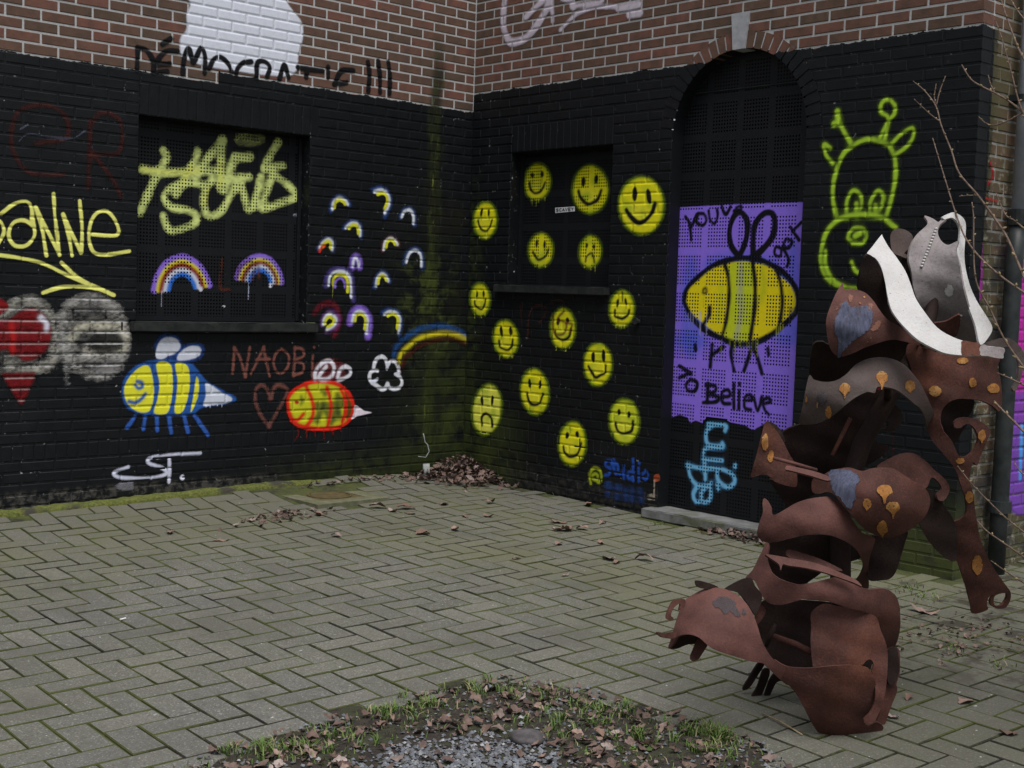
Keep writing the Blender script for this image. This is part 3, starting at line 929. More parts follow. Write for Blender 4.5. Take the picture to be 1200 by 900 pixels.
        if holes is None:
            # follow the relief of bricks and joints
            key = self.wall.key
            kk = np.floor((Q[:, 1] - K0) / H).astype(int)
            fz = Q[:, 1] - (K0 + kk * H)
            dz = np.minimum(fz, H - fz)
            p0 = np.where(kk % 2 == 0, perp0(key, 0), perp0(key, 1))
            fs = np.mod(Q[:, 0] - p0, L_BR)
            ds = np.minimum(fs, L_BR - fs)
            e = np.minimum(dz, ds)
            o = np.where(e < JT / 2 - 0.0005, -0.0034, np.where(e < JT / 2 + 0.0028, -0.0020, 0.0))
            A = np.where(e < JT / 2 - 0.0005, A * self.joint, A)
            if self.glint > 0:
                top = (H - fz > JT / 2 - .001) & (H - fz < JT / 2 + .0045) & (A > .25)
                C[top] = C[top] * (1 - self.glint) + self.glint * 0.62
            o = o + 0.0030 + self.lift * 0.0010
        else:
            o = np.full(len(Q), -self.off + 0.0016 + self.lift * 0.0010)
        wl = self.wall
        V = np.zeros((len(Q), 3))
        if wl.key == 'front': V[:, 0], V[:, 1] = Q[:, 0], -o
        elif wl.key == 'door': V[:, 0], V[:, 1] = -o, -Q[:, 0]
        else: V[:, 0], V[:, 1] = Q[:, 0], -END_S - o
        V[:, 2] = Q[:, 1]
        I = np.arange(nx * nz).reshape(nz, nx)
        quad = np.stack([I[:-1, :-1], I[:-1, 1:], I[1:, 1:], I[1:, :-1]], -1).reshape(-1, 4)
        keep = A[quad].max(1) > thr
        if holes is not None: keep &= ~holes[:-1, :-1].reshape(-1)
        quad = quad[keep]
        if len(quad) == 0: return None
        used, inv = np.unique(quad, return_inverse=True)
        quad = inv.reshape(-1, 4)
        me = bpy.data.meshes.new(name)
        me.vertices.add(len(used)); me.vertices.foreach_set('co', V[used].astype(np.float32).ravel())
        me.loops.add(len(quad) * 4); me.loops.foreach_set('vertex_index', quad.ravel().astype(np.int32))
        me.polygons.add(len(quad)); me.polygons.foreach_set('loop_start', np.arange(0, len(quad) * 4, 4, dtype=np.int32))
        me.update(calc_edges=True)
        at = me.attributes.new('spray', 'FLOAT_COLOR', 'POINT')
        at.data.foreach_set('color', np.concatenate([C[used], A[used][:, None]], 1).astype(np.float32).ravel())
        me.materials.append(M['spray'])
        ob = bpy.data.objects.new(name, me)
        COL.objects.link(ob); child(ob, parent)
        if label: ob['label'] = label
        return ob

BLACK, YEL, GRN, WHITE = (9, 9, 12), (196, 190, 22), (92, 112, 20), (205, 210, 226)
BLUE, PURP, RED = (38, 92, 170), (104, 78, 165), (130, 20, 18)
# --- front wall pieces
a = Art(W_FRONT); a.patchy = 0.10
outl = Z(200, 0, 7.06, [(190, -80), (160, 40), (130, 120), (130, 240), (80, 310), (75, 400), (110, 480), (300, 550), (560, 590), (760, 620), (960, 630), (1040, 580), (1055, 450), (1085, 350), (1095, 250), (1075, 170), (1010, 90), (960, 20), (880, -80)])
a.fill(outl, (204, 208, 220), 0.97, 3.0)
a.build('white_paint_patch', front, 'large white paint patch on bare brick')
a = Art(W_FRONT, 1)
zc = lambda p: Z(150, 35, 3.75, p)
for st in ([(42, 78), (40, 120), (38, 175)], [(42, 80), (75, 85), (100, 115), (112, 150), (110, 185)], [(150, 62), (190, 38)], [(215, 92), (165, 95), (132, 130), (112, 185)], [(118, 152), (185, 148)], [(112, 185), (172, 182)],
           [(240, 190), (245, 130), (265, 80), (280, 130), (290, 140), (320, 80), (338, 120), (335, 190)], [(355, 170), (375, 130), (405, 120), (440, 150), (455, 185)],
           [(540, 140), (505, 145), (480, 170), (475, 195)], [(565, 210), (568, 145), (600, 140), (622, 165), (610, 205)], [(665, 215), (685, 155), (705, 210)], [(745, 165), (855, 180)], [(785, 170), (782, 205)], [(878, 163), (878, 210)],
           [(990, 178), (940, 178), (920, 205), (910, 235)], [(905, 238), (960, 232)], [(1053, 140), (1060, 200), (1055, 270)], [(1098, 135), (1106, 200), (1106, 272)], [(1143, 140), (1150, 200), (1148, 280)]):
    a.line(zc(st), 3.0, BLACK, 1.0, 0.9)
a.build('graffiti_lettering', front, 'black sprayed lettering reading DÉMOCRATIE with three exclamation marks')
zb = lambda p: Z(0, 100, 3.6, p)
a = Art(W_FRONT)
for st in ([(150, 245), (280, 220), (275, 130), (200, 85), (90, 100), (50, 180), (60, 290), (130, 370), (270, 375)], [(370, 430), (378, 300), (380, 160)], [(380, 160), (430, 115), (500, 140), (515, 220), (490, 290), (380, 285)], [(400, 300), (470, 390), (510, 470)]):
    a.line(zb(st), 3.0, (52, 20, 16), 0.6, 2.4)
for st in ([(80, 235), (120, 205), (200, 215), (300, 225), (360, 190)], [(85, 185), (110, 170)]):
    a.line(zb(st), 1.2, (90, 95, 115), 0.45, 1.0)
a.build('graffiti_lettering', front, 'faded dark red letters E R')
a = Art(W_FRONT, 1)
for st in ([(5, 540), (60, 500), (110, 490), (132, 520), (135, 590)], [(135, 590), (100, 570), (55, 580), (35, 630), (60, 675), (110, 675), (145, 630), (135, 560)], [(-30, 560), (5, 580), (15, 620), (-10, 670)],
           [(150, 515), (175, 600), (195, 718)], [(150, 515), (250, 715)], [(225, 458), (232, 560), (250, 715)], [(265, 545), (290, 640), (303, 718)], [(265, 545), (340, 705)], [(335, 488), (345, 600), (342, 705)],
           [(375, 628), (490, 632), (490, 580), (450, 532), (400, 545), (375, 610), (385, 690), (430, 715), (545, 700)], [(-10, 715), (80, 728), (180, 752), (300, 810), (400, 850), (475, 885)], [(258, 748), (320, 805), (400, 855)], [(180, 875), (270, 850), (400, 855), (480, 885)]):
    a.line(zb(st), 2.0, (196, 196, 104), 0.97, 0.7)
a.build('graffiti_lettering', front, 'pale yellow sprayed name with an underline')
zd = lambda p: Z(0, 330, 6.0, p)
GREY = (150, 148, 142)
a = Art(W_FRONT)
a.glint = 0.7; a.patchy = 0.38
a.fill(zd([(-90, 160), (20, 200), (110, 120), (230, 100), (330, 150), (380, 250), (440, 200), (450, 140), (540, 100), (680, 90), (800, 120), (900, 220), (890, 330), (900, 460), (880, 600), (780, 690), (620, 680), (500, 620), (420, 500), (400, 620), (300, 660), (100, 650), (-60, 640)]), (112, 110, 106), 0.34, 7)
a.line(zd([(-80, 220), (20, 230), (100, 150), (230, 130), (330, 200), (380, 330), (390, 480), (340, 580), (220, 620), (80, 600)]), 4.5, (150, 148, 138), 0.55, 6)
a.line(zd([(440, 260), (470, 180), (560, 130), (690, 120), (800, 180), (860, 300), (890, 420), (860, 540), (760, 640), (640, 660), (540, 600), (480, 480)]), 4.5, (146, 144, 140), 0.55, 6)
a.line(zd([(500, 400), (560, 320), (700, 310), (830, 320), (880, 400), (850, 480), (780, 510), (700, 520), (610, 500)]), 3.5, (168, 164, 146), 0.65, 4)
a.line(zd([(600, 520), (700, 540), (810, 530), (820, 600), (700, 640)]), 3.5, (140, 138, 140), 0.5, 5)
a.line(zd([(440, 260), (440, 420), (460, 560), (470, 730)]), 3, (150, 150, 148), 0.5, 5)
a.ell(740 / 6, 330 + 425 / 6, 22, 13, (24, 24, 24), 0.9, 4)
a.ell(735 / 6, 330 + 590 / 6, 20, 9, (60, 58, 60), 0.6, 4)
a.ell(650 / 6, 330 + 150 / 6, 12, 6, (70, 68, 70), 0.5, 4)
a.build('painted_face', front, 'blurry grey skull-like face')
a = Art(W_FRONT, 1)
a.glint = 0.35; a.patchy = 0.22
a.fill(zd([(-80, 130), (10, 120), (60, 180), (10, 230), (-60, 260)]), (98, 13, 17), 0.85, 3)
a.fill(zd([(-60, 290), (60, 260), (150, 200), (250, 185), (330, 260), (365, 350), (345, 450), (280, 530), (170, 560), (90, 500), (20, 480), (-60, 520)]), (92, 12, 17), 0.78, 4)
a.fill(zd([(10, 650), (90, 640), (245, 640), (215, 740), (165, 850), (130, 850), (60, 740)]), (86, 12, 16), 0.78, 4)
a.line(zd([(80, 300), (90, 400), (85, 500)]), 2.5, (150, 20, 18), 0.6, 2)
a.line(zd([(285, 255), (325, 290), (325, 335)]), 3.0, (200, 200, 215), 0.95, 1.2)
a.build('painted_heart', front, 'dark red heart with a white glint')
ze = lambda p: Z(130, 385, 4.5, p)
BB = (26, 64, 122)
a = Art(W_FRONT)
a.ell(*ze([(303, 95)])[0], 17, 16, (34, 60, 120), 0.6, 5)
a.ell(*ze([(420, 130)])[0], 18, 12, (34, 60, 120), 0.6, 5, -0.45)
a.fill(ze([(55, 330), (70, 260), (130, 195), (220, 165), (340, 165), (430, 190), (490, 260), (520, 285), (600, 330), (655, 360), (650, 390), (560, 405), (480, 420), (420, 455), (300, 462), (180, 455), (100, 430), (65, 390)]), BB, 0.86, 2.6)
a.fill(ze([(235, 150), (245, 90), (270, 55), (310, 45), (350, 60), (365, 95), (340, 130), (300, 145), (270, 160)]), (214, 218, 230), 0.97, 1.2)
a.fill(ze([(350, 165), (360, 130), (410, 95), (460, 95), (475, 120), (455, 150), (400, 165)]), (210, 214, 228), 0.97, 1.2)
yy = (176, 174, 32)
a.fill(ze([(68, 330), (90, 265), (150, 205), (200, 200), (220, 270), (225, 350), (205, 430), (150, 440), (90, 400)]), yy, 0.97, 1.0)
a.fill(ze([(240, 185), (310, 185), (325, 270), (320, 360), (295, 445), (228, 445), (245, 370), (255, 290)]), yy, 0.97, 0.9)
a.fill(ze([(340, 185), (400, 195), (415, 270), (405, 360), (375, 440), (335, 440), (345, 350), (350, 270)]), yy, 0.97, 0.9)
a.fill(ze([(450, 255), (463, 290), (455, 370), (420, 440), (435, 350)]), yy, 0.97, 0.9)
a.fill(ze([(498, 290), (530, 300), (580, 335), (635, 365), (620, 390), (540, 402), (488, 405), (500, 350)]), (214, 220, 234), 0.97, 1.2)
a.line(ze([(140, 280), (160, 285), (165, 305), (145, 315), (130, 300)]), 2.2, BB, 0.95, 0.8)
a.line(ze([(95, 385), (130, 390), (165, 365), (180, 345)]), 2.2, BB, 0.95, 0.8)
for st in ([(125, 465), (85, 520)], [(180, 465), (170, 530)], [(240, 465), (243, 535)], [(305, 465), (317, 550)], [(385, 462), (405, 545)], [(440, 458), (490, 530), (510, 560)]):
    a.line(ze(st), 2.4, (34, 66, 128), 0.92, 1.0)
a.drips(*[ze([(500, 0)])[0][0], ze([(600, 0)])[0][0]], ze([(0, 400)])[0][1], 4, 5, (190, 195, 210), 0.8, 3)
a.build('painted_bee', front, 'yellow and blue striped bee with a white sting')
a = Art(W_FRONT)
for st in ([(470, 658), (300, 668), (245, 680)], [(305, 670), (308, 740), (305, 810)], [(245, 672), (200, 685), (200, 710), (270, 735), (290, 765), (230, 785), (120, 790), (30, 780), (20, 755), (90, 730)]):
    a.line(ze(st), 1.9, (170, 172, 190), 0.9, 1.0)
a.ell(*ze([(375, 785)])[0], 3, 3.4, (180, 182, 198), 0.9, 1.5)
a.fill(ze([(15, 830), (70, 800), (110, 790), (120, 850), (60, 860)]), (130, 130, 140), 0.4, 3)
a.build('graffiti_lettering', front, 'white sprayed letters S T near the ground')
zf = lambda p: Z(260, 390, 6.316, p)
a = Art(W_FRONT)
PK = (92, 56, 50)
for st in ([(78, 300), (85, 210), (90, 110)], [(90, 110), (135, 190), (172, 325)], [(172, 325), (190, 210), (205, 110)], [(215, 300), (265, 200), (308, 105)], [(308, 105), (325, 200), (352, 320)], [(255, 200), (350, 195)], [(440, 120), (395, 160), (382, 230), (405, 290), (450, 295), (490, 240), (490, 165), (440, 120)],
           [(528, 315), (535, 210), (538, 110)], [(538, 110), (590, 120), (605, 170), (540, 205), (600, 230), (595, 290), (528, 315)], [(668, 320), (668, 220), (672, 170)], [(680, 105), (682, 108)]):
    a.line(zf(st), 1.7, PK, 0.85, 1.0)
for st in ([(348, 690), (300, 630), (258, 550), (245, 450), (270, 395), (320, 400), (360, 490)], [(348, 690), (400, 600), (450, 510), (485, 430), (440, 390), (390, 400), (360, 490)]):
    a.line(zf(st), 2.2, (84, 52, 48), 0.75, 1.6)
a.build('graffiti_lettering', front, 'dull pink name NAOBi above an outlined heart')
a = Art(W_FRONT, 1)
RB = (160, 26, 14)
a.ell(*zf([(790, 280)])[0], 22, 16, (120, 25, 30), 0.35, 6, -0.2)
a.fill(zf([(490, 530), (520, 440), (620, 390), (740, 370), (850, 390), (920, 450), (960, 540), (950, 620), (890, 680), (760, 700), (620, 690), (520, 640)]), (150, 150, 26), 0.95, 1.5)
for (x, y, rx, ry) in ((800, 580, 9, 14), (870, 520, 6, 12), (720, 560, 6, 10), (590, 500, 2.5, 5), (860, 620, 7, 6), (760, 440, 5, 4), (690, 640, 6, 5)):
    a.ell(*zf([(x, y)])[0], rx, ry, (30, 44, 22), 0.75, 3, wob=0.25)
a.fill(zf([(910, 430), (960, 520), (970, 590), (935, 650), (900, 600), (905, 500)]), (40, 16, 12), 0.9, 2)
for st in ([(490, 560), (490, 480), (540, 420), (640, 370), (740, 358), (850, 380), (930, 440), (970, 540), (950, 630), (880, 690), (760, 710), (620, 700), (530, 660), (490, 570)], [(620, 395), (660, 480), (675, 570), (660, 640), (625, 690)], [(775, 405), (800, 490), (805, 580), (780, 690)], [(880, 420), (912, 500), (912, 590), (890, 660)], [(515, 645), (560, 645), (602, 600)]):
    a.line(zf(st), 2.3, RB, 0.95, 0.8)
a.ell(*zf([(552, 513)])[0], 2.6, 2.2, (120, 20, 14), 1, 0.8)
for st in ([(690, 340), (690, 290), (740, 225), (800, 210), (828, 260), (810, 320), (760, 345), (715, 335), (730, 300), (770, 250)], [(855, 330), (870, 280), (910, 250), (948, 270), (945, 310), (900, 340), (860, 345)]):
    a.line(zf(st), 2.0, (214, 214, 226), 0.97, 0.9)
a.fill(zf([(980, 540), (1010, 545), (1050, 575), (1108, 590), (1050, 605), (1000, 620), (958, 638), (975, 590)]), (206, 196, 208), 0.95, 1.2)
for st in ([(560, 700), (562, 760), (540, 790)], [(625, 720), (625, 780)], [(680, 720), (690, 770)], [(750, 715), (755, 780)], [(815, 705), (820, 750)], [(870, 690), (880, 730)]):
    a.line(zf(st), 1.0, (110, 16, 12), 0.6, 1.0)
a.build('painted_bee', front, 'small yellow bee outlined in red with white wings')
a = Art(W_FRONT)
zh = lambda p: Z(425, 370, 8.18, p)
CLOUD = [(100, 530), (110, 460), (140, 410), (185, 392), (220, 420), (235, 465), (270, 435), (310, 440), (340, 490), (345, 545), (330, 565), (365, 600), (372, 650), (345, 690), (290, 700), (250, 680), (235, 650), (220, 690), (180, 705), (130, 670), (90, 640), (65, 600), (70, 550), (105, 525), (145, 530)]
a.line(zh(CLOUD), 2.1, (214, 216, 226), 0.97, 1.0, closed=False)
a.line(zh([(235, 465), (232, 510)]), 1.8, WHITE, 0.9, 0.8); a.line(zh([(90, 640), (140, 605)]), 1.8, WHITE, 0.9, 0.8); a.line(zh([(330, 565), (310, 560)]), 1.6, WHITE, 0.9, 0.8)
a.build('painted_cloud', front, 'white outlined puffy cloud')
a = Art(W_FRONT)
arc = [(300, 420), (330, 330), (400, 260), (500, 190), (620, 150), (760, 140), (880, 165), (975, 220), (1010, 250)]
a.line(zh([(x - 5, y - 40) for x, y in arc]), 3.4, (26, 60, 108), 0.62, 2.4)
a.line(zh([(x + 40, y + 30) for x, y in arc]), 2.7, (160, 150, 28), 0.75, 1.6)
a.line(zh([(x + 75, y + 85) for x, y in arc]), 3.4, (58, 17, 15), 0.62, 2.6)
a.build('painted_rainbow', front, 'wide faded rainbow running into the corner above the cloud')
def rainbow(pts, bands, name_label, k=4.737, o=(365, 210)):
    """pts: list of traced arcs, bands: (index, radius px, colour, opacity, soft)"""
    a = Art(W_FRONT)
    for arc_, r, col, al, so in bands:
        a.line(Z(o[0], o[1], k, arc_), r, col, al, so)
    a.build('painted_rainbow', front, name_label)
def offset_arc(arc_, d):
    c = np.mean(np.array(arc_), axis=0)
    return [tuple(c + (np.array(p) - c) * d) for p in arc_]
WB, YB, DB = (206, 212, 224), (160, 160, 26), (24, 52, 104)
small = [
    ([(115, 165), (120, 130), (150, 105), (185, 120), (200, 140)], True, DB, 'blue-edged little rainbow beside the boarded window'),
    ([(350, 70), (385, 60), (415, 75), (430, 110), (425, 150), (405, 188)], True, DB, 'tall white and yellow half rainbow'),
    ([(500, 210), (515, 180), (545, 172), (563, 200), (565, 245)], False, DB, 'plain white arc below the half rainbow'),
    ([(190, 270), (220, 245), (255, 250), (268, 280), (268, 315)], True, DB, 'white and yellow rainbow with a blue glow'),
    ([(45, 380), (65, 350), (95, 335), (115, 355), (112, 390)], True, (40, 50, 90), 'little rainbow with one red foot'),
    ([(400, 390), (408, 350), (435, 328), (462, 340), (475, 362)], True, (74, 14, 20), 'little rainbow with a dark red glow'),
    ([(525, 460), (540, 415), (570, 395), (598, 410), (608, 440), (608, 482)], False, DB, 'plain white arc on the green stain'),
    ([(228, 482), (232, 450), (245, 438), (258, 455), (262, 482)], False, PURP, 'tiny white arc on a purple smudge'),
    ([(95, 588), (100, 545), (130, 515), (180, 515), (210, 545), (218, 600), (218, 655)], True, (60, 50, 110), 'large white arch over a yellow and purple one'),
    ([(358, 590), (365, 550), (390, 525), (415, 540), (425, 565)], True, DB, 'little rainbow with a blue haze'),
    ([(65, 805), (70, 775), (100, 750), (135, 775), (125, 810), (85, 835)], True, (84, 50, 110), 'hooked rainbow with a purple and red haze'),
    ([(225, 790), (235, 750), (265, 732), (298, 750), (312, 790), (305, 855)], True, PURP, 'rainbow with a broad purple band'),
    ([(405, 750), (430, 735), (465, 740), (488, 770), (488, 810), (482, 850)], True, DB, 'white and yellow half rainbow by the sill'),
]
for i, (arc_, yel, glow, lb) in enumerate(small):
    bands = [(offset_arc(arc_, 1.25), 2.6 if glow != PURP else 4.2, glow, 0.75 if glow == PURP else 0.62, 2.4), (arc_, 1.5, WB, 0.97, 0.7)]
    if yel: bands.append((offset_arc(arc_, 0.66), 1.9, YB, 0.95, 0.8))
    if i == 4: bands.append(([(45, 400), (60, 375), (72, 368)], 1.9, (170, 40, 20), 0.9, 0.9))
    if i == 8: bands += [([(130, 600), (135, 565), (160, 550), (180, 570), (185, 600)], 1.5, (96, 76, 150), 0.9, 0.8), ([(118, 590), (116, 655)], 0.5, (150, 150, 60), 0.7, 0.5)]
    if i == 10: bands.insert(0, ([(15, 745), (60, 695), (120, 690), (150, 740), (150, 800), (125, 865)], 3.4, (84, 18, 30), 0.6, 2.6))
    rainbow(None, bands, lb)
# --- boarded wide window
za = lambda p: Z(155, 140, 5.714, p)
TG = (176, 186, 112)
a = Art(PL_L); a.patchy = 0.26
for st, r in (([(210, 210), (225, 260), (160, 370), (50, 620)], 5.2), ([(70, 335), (250, 355), (450, 345), (560, 340)], 5.2), ([(440, 215), (400, 310), (330, 430), (290, 500)], 5.4), ([(600, 140), (540, 210), (470, 310), (420, 380)], 5.0), ([(600, 140), (595, 280), (590, 460)], 5.6),
              ([(690, 245), (660, 320), (610, 470)], 5.4), ([(690, 250), (790, 255)], 5.4), ([(640, 395), (780, 385)], 5.0), ([(975, 150), (920, 240), (885, 320)], 5.2), ([(885, 325), (1010, 310)], 4.6),
              ([(470, 440), (380, 420), (270, 455), (215, 520), (260, 585), (380, 610), (430, 650), (400, 705), (270, 745), (225, 700), (205, 645)], 4.6), ([(540, 400), (485, 480), (475, 580), (520, 650), (590, 620), (640, 540), (690, 460)], 4.8), ([(700, 460), (690, 400)], 4.0),
              ([(725, 400), (745, 500), (775, 605), (830, 560)], 4.8), ([(860, 390), (830, 520), (820, 580)], 5.0), ([(940, 370), (900, 480), (865, 590)], 5.2), ([(945, 365), (1030, 430), (1090, 490), (1080, 530), (960, 570), (880, 595)], 4.8)):
    a.line(za(st), r * 0.95, TG, 0.78, 2.0)
a.fill(za([(690, 90), (880, 95), (890, 160), (830, 185), (700, 175)]), TG, 0.42, 5)
for st in ([(70, 335), (250, 355), (450, 345)], [(400, 310), (330, 430)], [(595, 280), (590, 440)], [(500, 470), (485, 560)]):
    a.line(za(st), 2.2, (196, 196, 78), 0.5, 2.0)
a.build('graffiti_lettering', p_l, 'broad pale green sprayed tag in two rows')
zr = lambda p: Z(130, 300, 4.615, p)
for arc_, lb, full in (([(255, 185), (275, 110), (320, 55), (390, 30), (450, 60), (490, 110), (510, 160)], 'bright rainbow of purple, yellow, red, white and blue on the panel', True), ([(700, 120), (730, 60), (790, 25), (850, 40), (890, 90), (905, 140)], 'smudged rainbow crossed by brown scribbles on the panel', False)):
    a = Art(PL_L)
    c = np.array([np.mean([p[0] for p in arc_]), max(p[1] for p in arc_)])
    for d, r, col in ((1.16, 4.0, PURP), (1.0, 2.6, (168, 158, 22)), (0.86, 3.0, (98, 18, 16)), (0.70, 2.4, (206, 212, 226)), (0.56, 2.4, (34, 84, 160))):
        a.line(zr([tuple(c + (np.array(p) - c) * d) for p in arc_]), r, col, 0.95, 1.1)
    x0, y0 = zr([(275, 190)])[0] if full else zr([(745, 150)])[0]
    a.line([(x0, y0), (x0 - 0.4, y0 + 18)], 0.7, (180, 190, 215), 0.85, 0.5, straight=True)
    x1, y1 = zr([(485, 180)])[0] if full else zr([(862, 160)])[0]
    a.ell(x1, y1, 2.4, 2.6, (210, 215, 230), 0.95, 1.2)
    if not full:
        for st in ([(680, 120), (700, 60), (760, 30), (720, 130)], [(760, 130), (790, 40), (800, 120)], [(600, 20), (590, 170), (640, 180)]):
            a.line(zr(st), 1.8, (62, 30, 20), 0.75, 1.4)
    a.build('painted_rainbow', p_l, lb)
a = Art(PL_L)
a.line([(350, 217), (351, 232)], 1.0, (120, 124, 130), 0.7, 0.8); a.line([(352, 330), (350, 352)], 1.6, (110, 112, 116), 0.6, 1.4); a.ell(346, 252, 3, 2.4, (120, 122, 140), 0.6, 1.5)
a.ell(262, 359, 2.2, 1.4, (170, 172, 180), 0.8, 1.0)
a.build('paint_spatter', p_l)

# --- smileys on the door wall
def smiley(surf, x, y, rx, ry, label, mood='happy', eyes='oval', parent=None, tilt=0.0, drips=0, mouth=None, ek=1.0, col=YEL, lift=0):
    a = Art(surf, lift)
    sr = random.Random(int(x * 3 + y))
    tilt = tilt + sr.uniform(-.14, .14); ek = ek * sr.uniform(.85, 1.2)
    a.ell(x, y, rx + 2.0, ry + 2.0, GRN, 0.75, 6.0, tilt)
    a.ell(x, y, rx - 1.2, ry - 1.2, col, 0.96, 3.2, tilt, 0.02)
    a.ell(x - rx * 0.2, y + ry * 0.3, rx * 0.55, ry * 0.4, (198, 194, 60), 0.35, 5)
    for _ in range(5):
        t_ = sr.uniform(0, 6.28); q_ = sr.uniform(.3, .9)
        a.ell(x + rx * q_ * math.cos(t_), y + ry * q_ * math.sin(t_), rx * sr.uniform(.12, .3), ry * sr.uniform(.1, .25), (112, 134, 30), sr.uniform(.25, .6), 3.5)
    ex, ey, er = rx * 0.36, ry * 0.38, ry * (0.24 if eyes == 'long' else 0.15) * ek
    ew = max(1.3, rx * (0.12 if eyes == 'long' else 0.13)) * ek
    up = (-0.04 if surf is not None else 0) * rx
    for sx in (-1, 1):
        a.ell(x + sx * ex + sr.uniform(-.06, .06) * rx, y - ey + sr.uniform(-.07, .07) * ry, ew, er * sr.uniform(.85, 1.2), BLACK, 1.0, 0.9, sr.uniform(-.15, .15))
        if drips: a.line([(x + sx * ex, y - ey), (x + sx * ex, y - ey + er + drips)], 0.5, (40, 42, 20), 0.7, 0.5, straight=True)
    if mouth is None:
        mouth = [(-0.62, 0.08), (-0.52, 0.38), (-0.2, 0.58), (0.15, 0.57), (0.48, 0.36), (0.62, 0.02)] if mood == 'happy' else [(-0.42, 0.62), (-0.36, 0.30), (0.0, 0.14), (0.32, 0.32), (0.40, 0.66)]
    a.line([(x + (u + sr.uniform(-.07, .07)) * rx, y + (v + sr.uniform(-.06, .06)) * ry) for u, v in mouth], max(1.5, rx * 0.12), BLACK, 1.0, 0.7)
    if drips: a.drips(x - rx * 0.6, x + rx * 0.6, y + ry * 0.9, drips * 1.6, 5, (150, 150, 60), 0.7, int(x))
    return a
def put(a, parent, label):
    a.build('painted_smiley', parent, label)
put(smiley(W_DOOR, 569, 258, 13, 20.5, '', eyes='long', drips=3), door, 'narrow smiley beside the corner, level with the small window')
put(smiley(PL_R, 630, 213, 15, 20.5, '', drips=6), p_r, 'smiley with round eyes and long drips on the small window')
put(smiley(PL_R, 692, 222, 20.5, 27.5, '', eyes='long'), p_r, 'largest smiley on the small window, green at its rim')
put(smiley(W_DOOR, 752, 241, 26, 33, '', eyes='long', mouth=[(-0.68, 0.12), (-0.5, 0.40), (-0.2, 0.58), (0.15, 0.52), (0.45, 0.25), (0.62, -0.05)]), door, 'biggest smiley, between small window and arched door')
put(smiley(PL_R, 634, 293, 14, 19, '', eyes='long', drips=4), p_r, 'smiley with a winking eye on the small window')
put(smiley(PL_R, 692, 295, 12.5, 18, '', mood='sad', drips=5), p_r, 'sad face with a running mouth on the small window')
put(smiley(W_DOOR, 563, 351, 11, 18, '', eyes='long', drips=3), door, 'narrow smiley below the sill end by the corner')
a = smiley(W_DOOR, 660, 385, 14, 23, '', drips=4)
a.line(Z(640, 330, 3.6, [(75, 125), (50, 160), (85, 175), (75, 220), (35, 215), (30, 140)]), 1.4, (74, 34, 18), 0.85, 0.8)
a.line(Z(640, 330, 3.6, [(85, 175), (110, 180), (100, 215)]), 1.4, (74, 34, 18), 0.85, 0.8)
put(a, door, 'smiley scrawled over in brown under the sill')
a = smiley(W_DOOR, 729, 362, 14, 20.5, '', eyes='long', drips=3, lift=0)
a.line([(729.5, 342), (730, 353)], 1.2, BLACK, 0.9, 0.7)
put(a, door, 'smiley with a split forehead near the doorway')
put(smiley(W_DOOR, 593, 397, 14, 21, '', eyes='long', drips=3), door, 'broad-grinned smiley second in from the corner')
put(smiley(W_DOOR, 701, 427, 16, 24, '', eyes='long'), door, 'smiley at the middle of the group beside the door')
put(smiley(W_DOOR, 627, 459, 16, 26, '', eyes='long', mouth=[(-0.6, 0.1), (-0.35, 0.45), (0.0, 0.62), (0.35, 0.48), (0.62, 0.15)]), door, 'long-eyed smiley with a pointed grin')
a = smiley(W_DOOR, 571, 480, 16.5, 29, '', mood='sad', eyes='long', col=(186, 186, 70))
put(a, door, 'pale sad face above the leaf pile in the corner')
put(smiley(W_DOOR, 671, 520, 15.5, 25, ''), door, 'smiley nearest the ground')
put(smiley(W_DOOR, 732, 494, 17, 25.5, '', col=(164, 168, 34)), door, 'fuzzy green-edged smiley above the blue lettering')
zq = lambda p: Z(680, 500, 7.5, p)
a = Art(W_DOOR)
for st in ([(150, 470), (115, 460), (110, 430), (135, 415), (155, 430), (152, 480), (175, 480), (190, 430), (170, 380), (130, 362), (95, 390), (85, 440), (95, 500)],):
    a.line(zq(st), 1.9, (120, 130, 24), 0.92, 1.3)
a.build('graffiti_lettering', door, 'small yellow-green at sign')
a = Art(W_DOOR)
SB = (26, 58, 128)
for st in ([(275, 300), (235, 300), (225, 340), (265, 370), (255, 420), (220, 425)], [(300, 290), (298, 370), (315, 415)], [(280, 330), (320, 325)], [(335, 345), (340, 410), (370, 410)], [(385, 345), (385, 455)], [(465, 285), (468, 470)], [(465, 400), (425, 405), (425, 450), (465, 455)], [(515, 370), (518, 480)], [(520, 320), (522, 325)], [(575, 390), (550, 430), (575, 465), (600, 430), (580, 388)]):
    a.line(zq(st), 1.9, SB, 0.85, 1.2)
for st in ([(240, 500), (240, 600)], [(245, 500), (275, 520), (255, 560)], [(330, 520), (325, 640)], [(330, 540), (365, 540)], [(400, 560), (405, 640)], [(460, 560), (455, 640)], [(530, 560), (540, 650)]):
    a.line(zq(st), 2.6, (26, 48, 96), 0.5, 2.6)
a.fill(zq([(220, 500), (560, 540), (560, 690), (380, 690), (220, 620)]), (28, 42, 74), 0.35, 8)
a.build('graffiti_lettering', door, 'blue dripping word studio by the doorstep')
a = Art(W_DOOR)
a.fill(zq([(650, 430), (690, 415), (705, 450), (690, 480), (650, 480)]), (120, 54, 34), 0.95, 0.8)
a.line(zq([(655, 480), (652, 560), (655, 640)]), 1.0, (150, 140, 128), 0.7, 0.9)
a.fill(zq([(590, 600), (640, 590), (650, 640), (590, 640)]), (140, 130, 118), 0.6, 1.5)
a.build('chipped_paint', door)
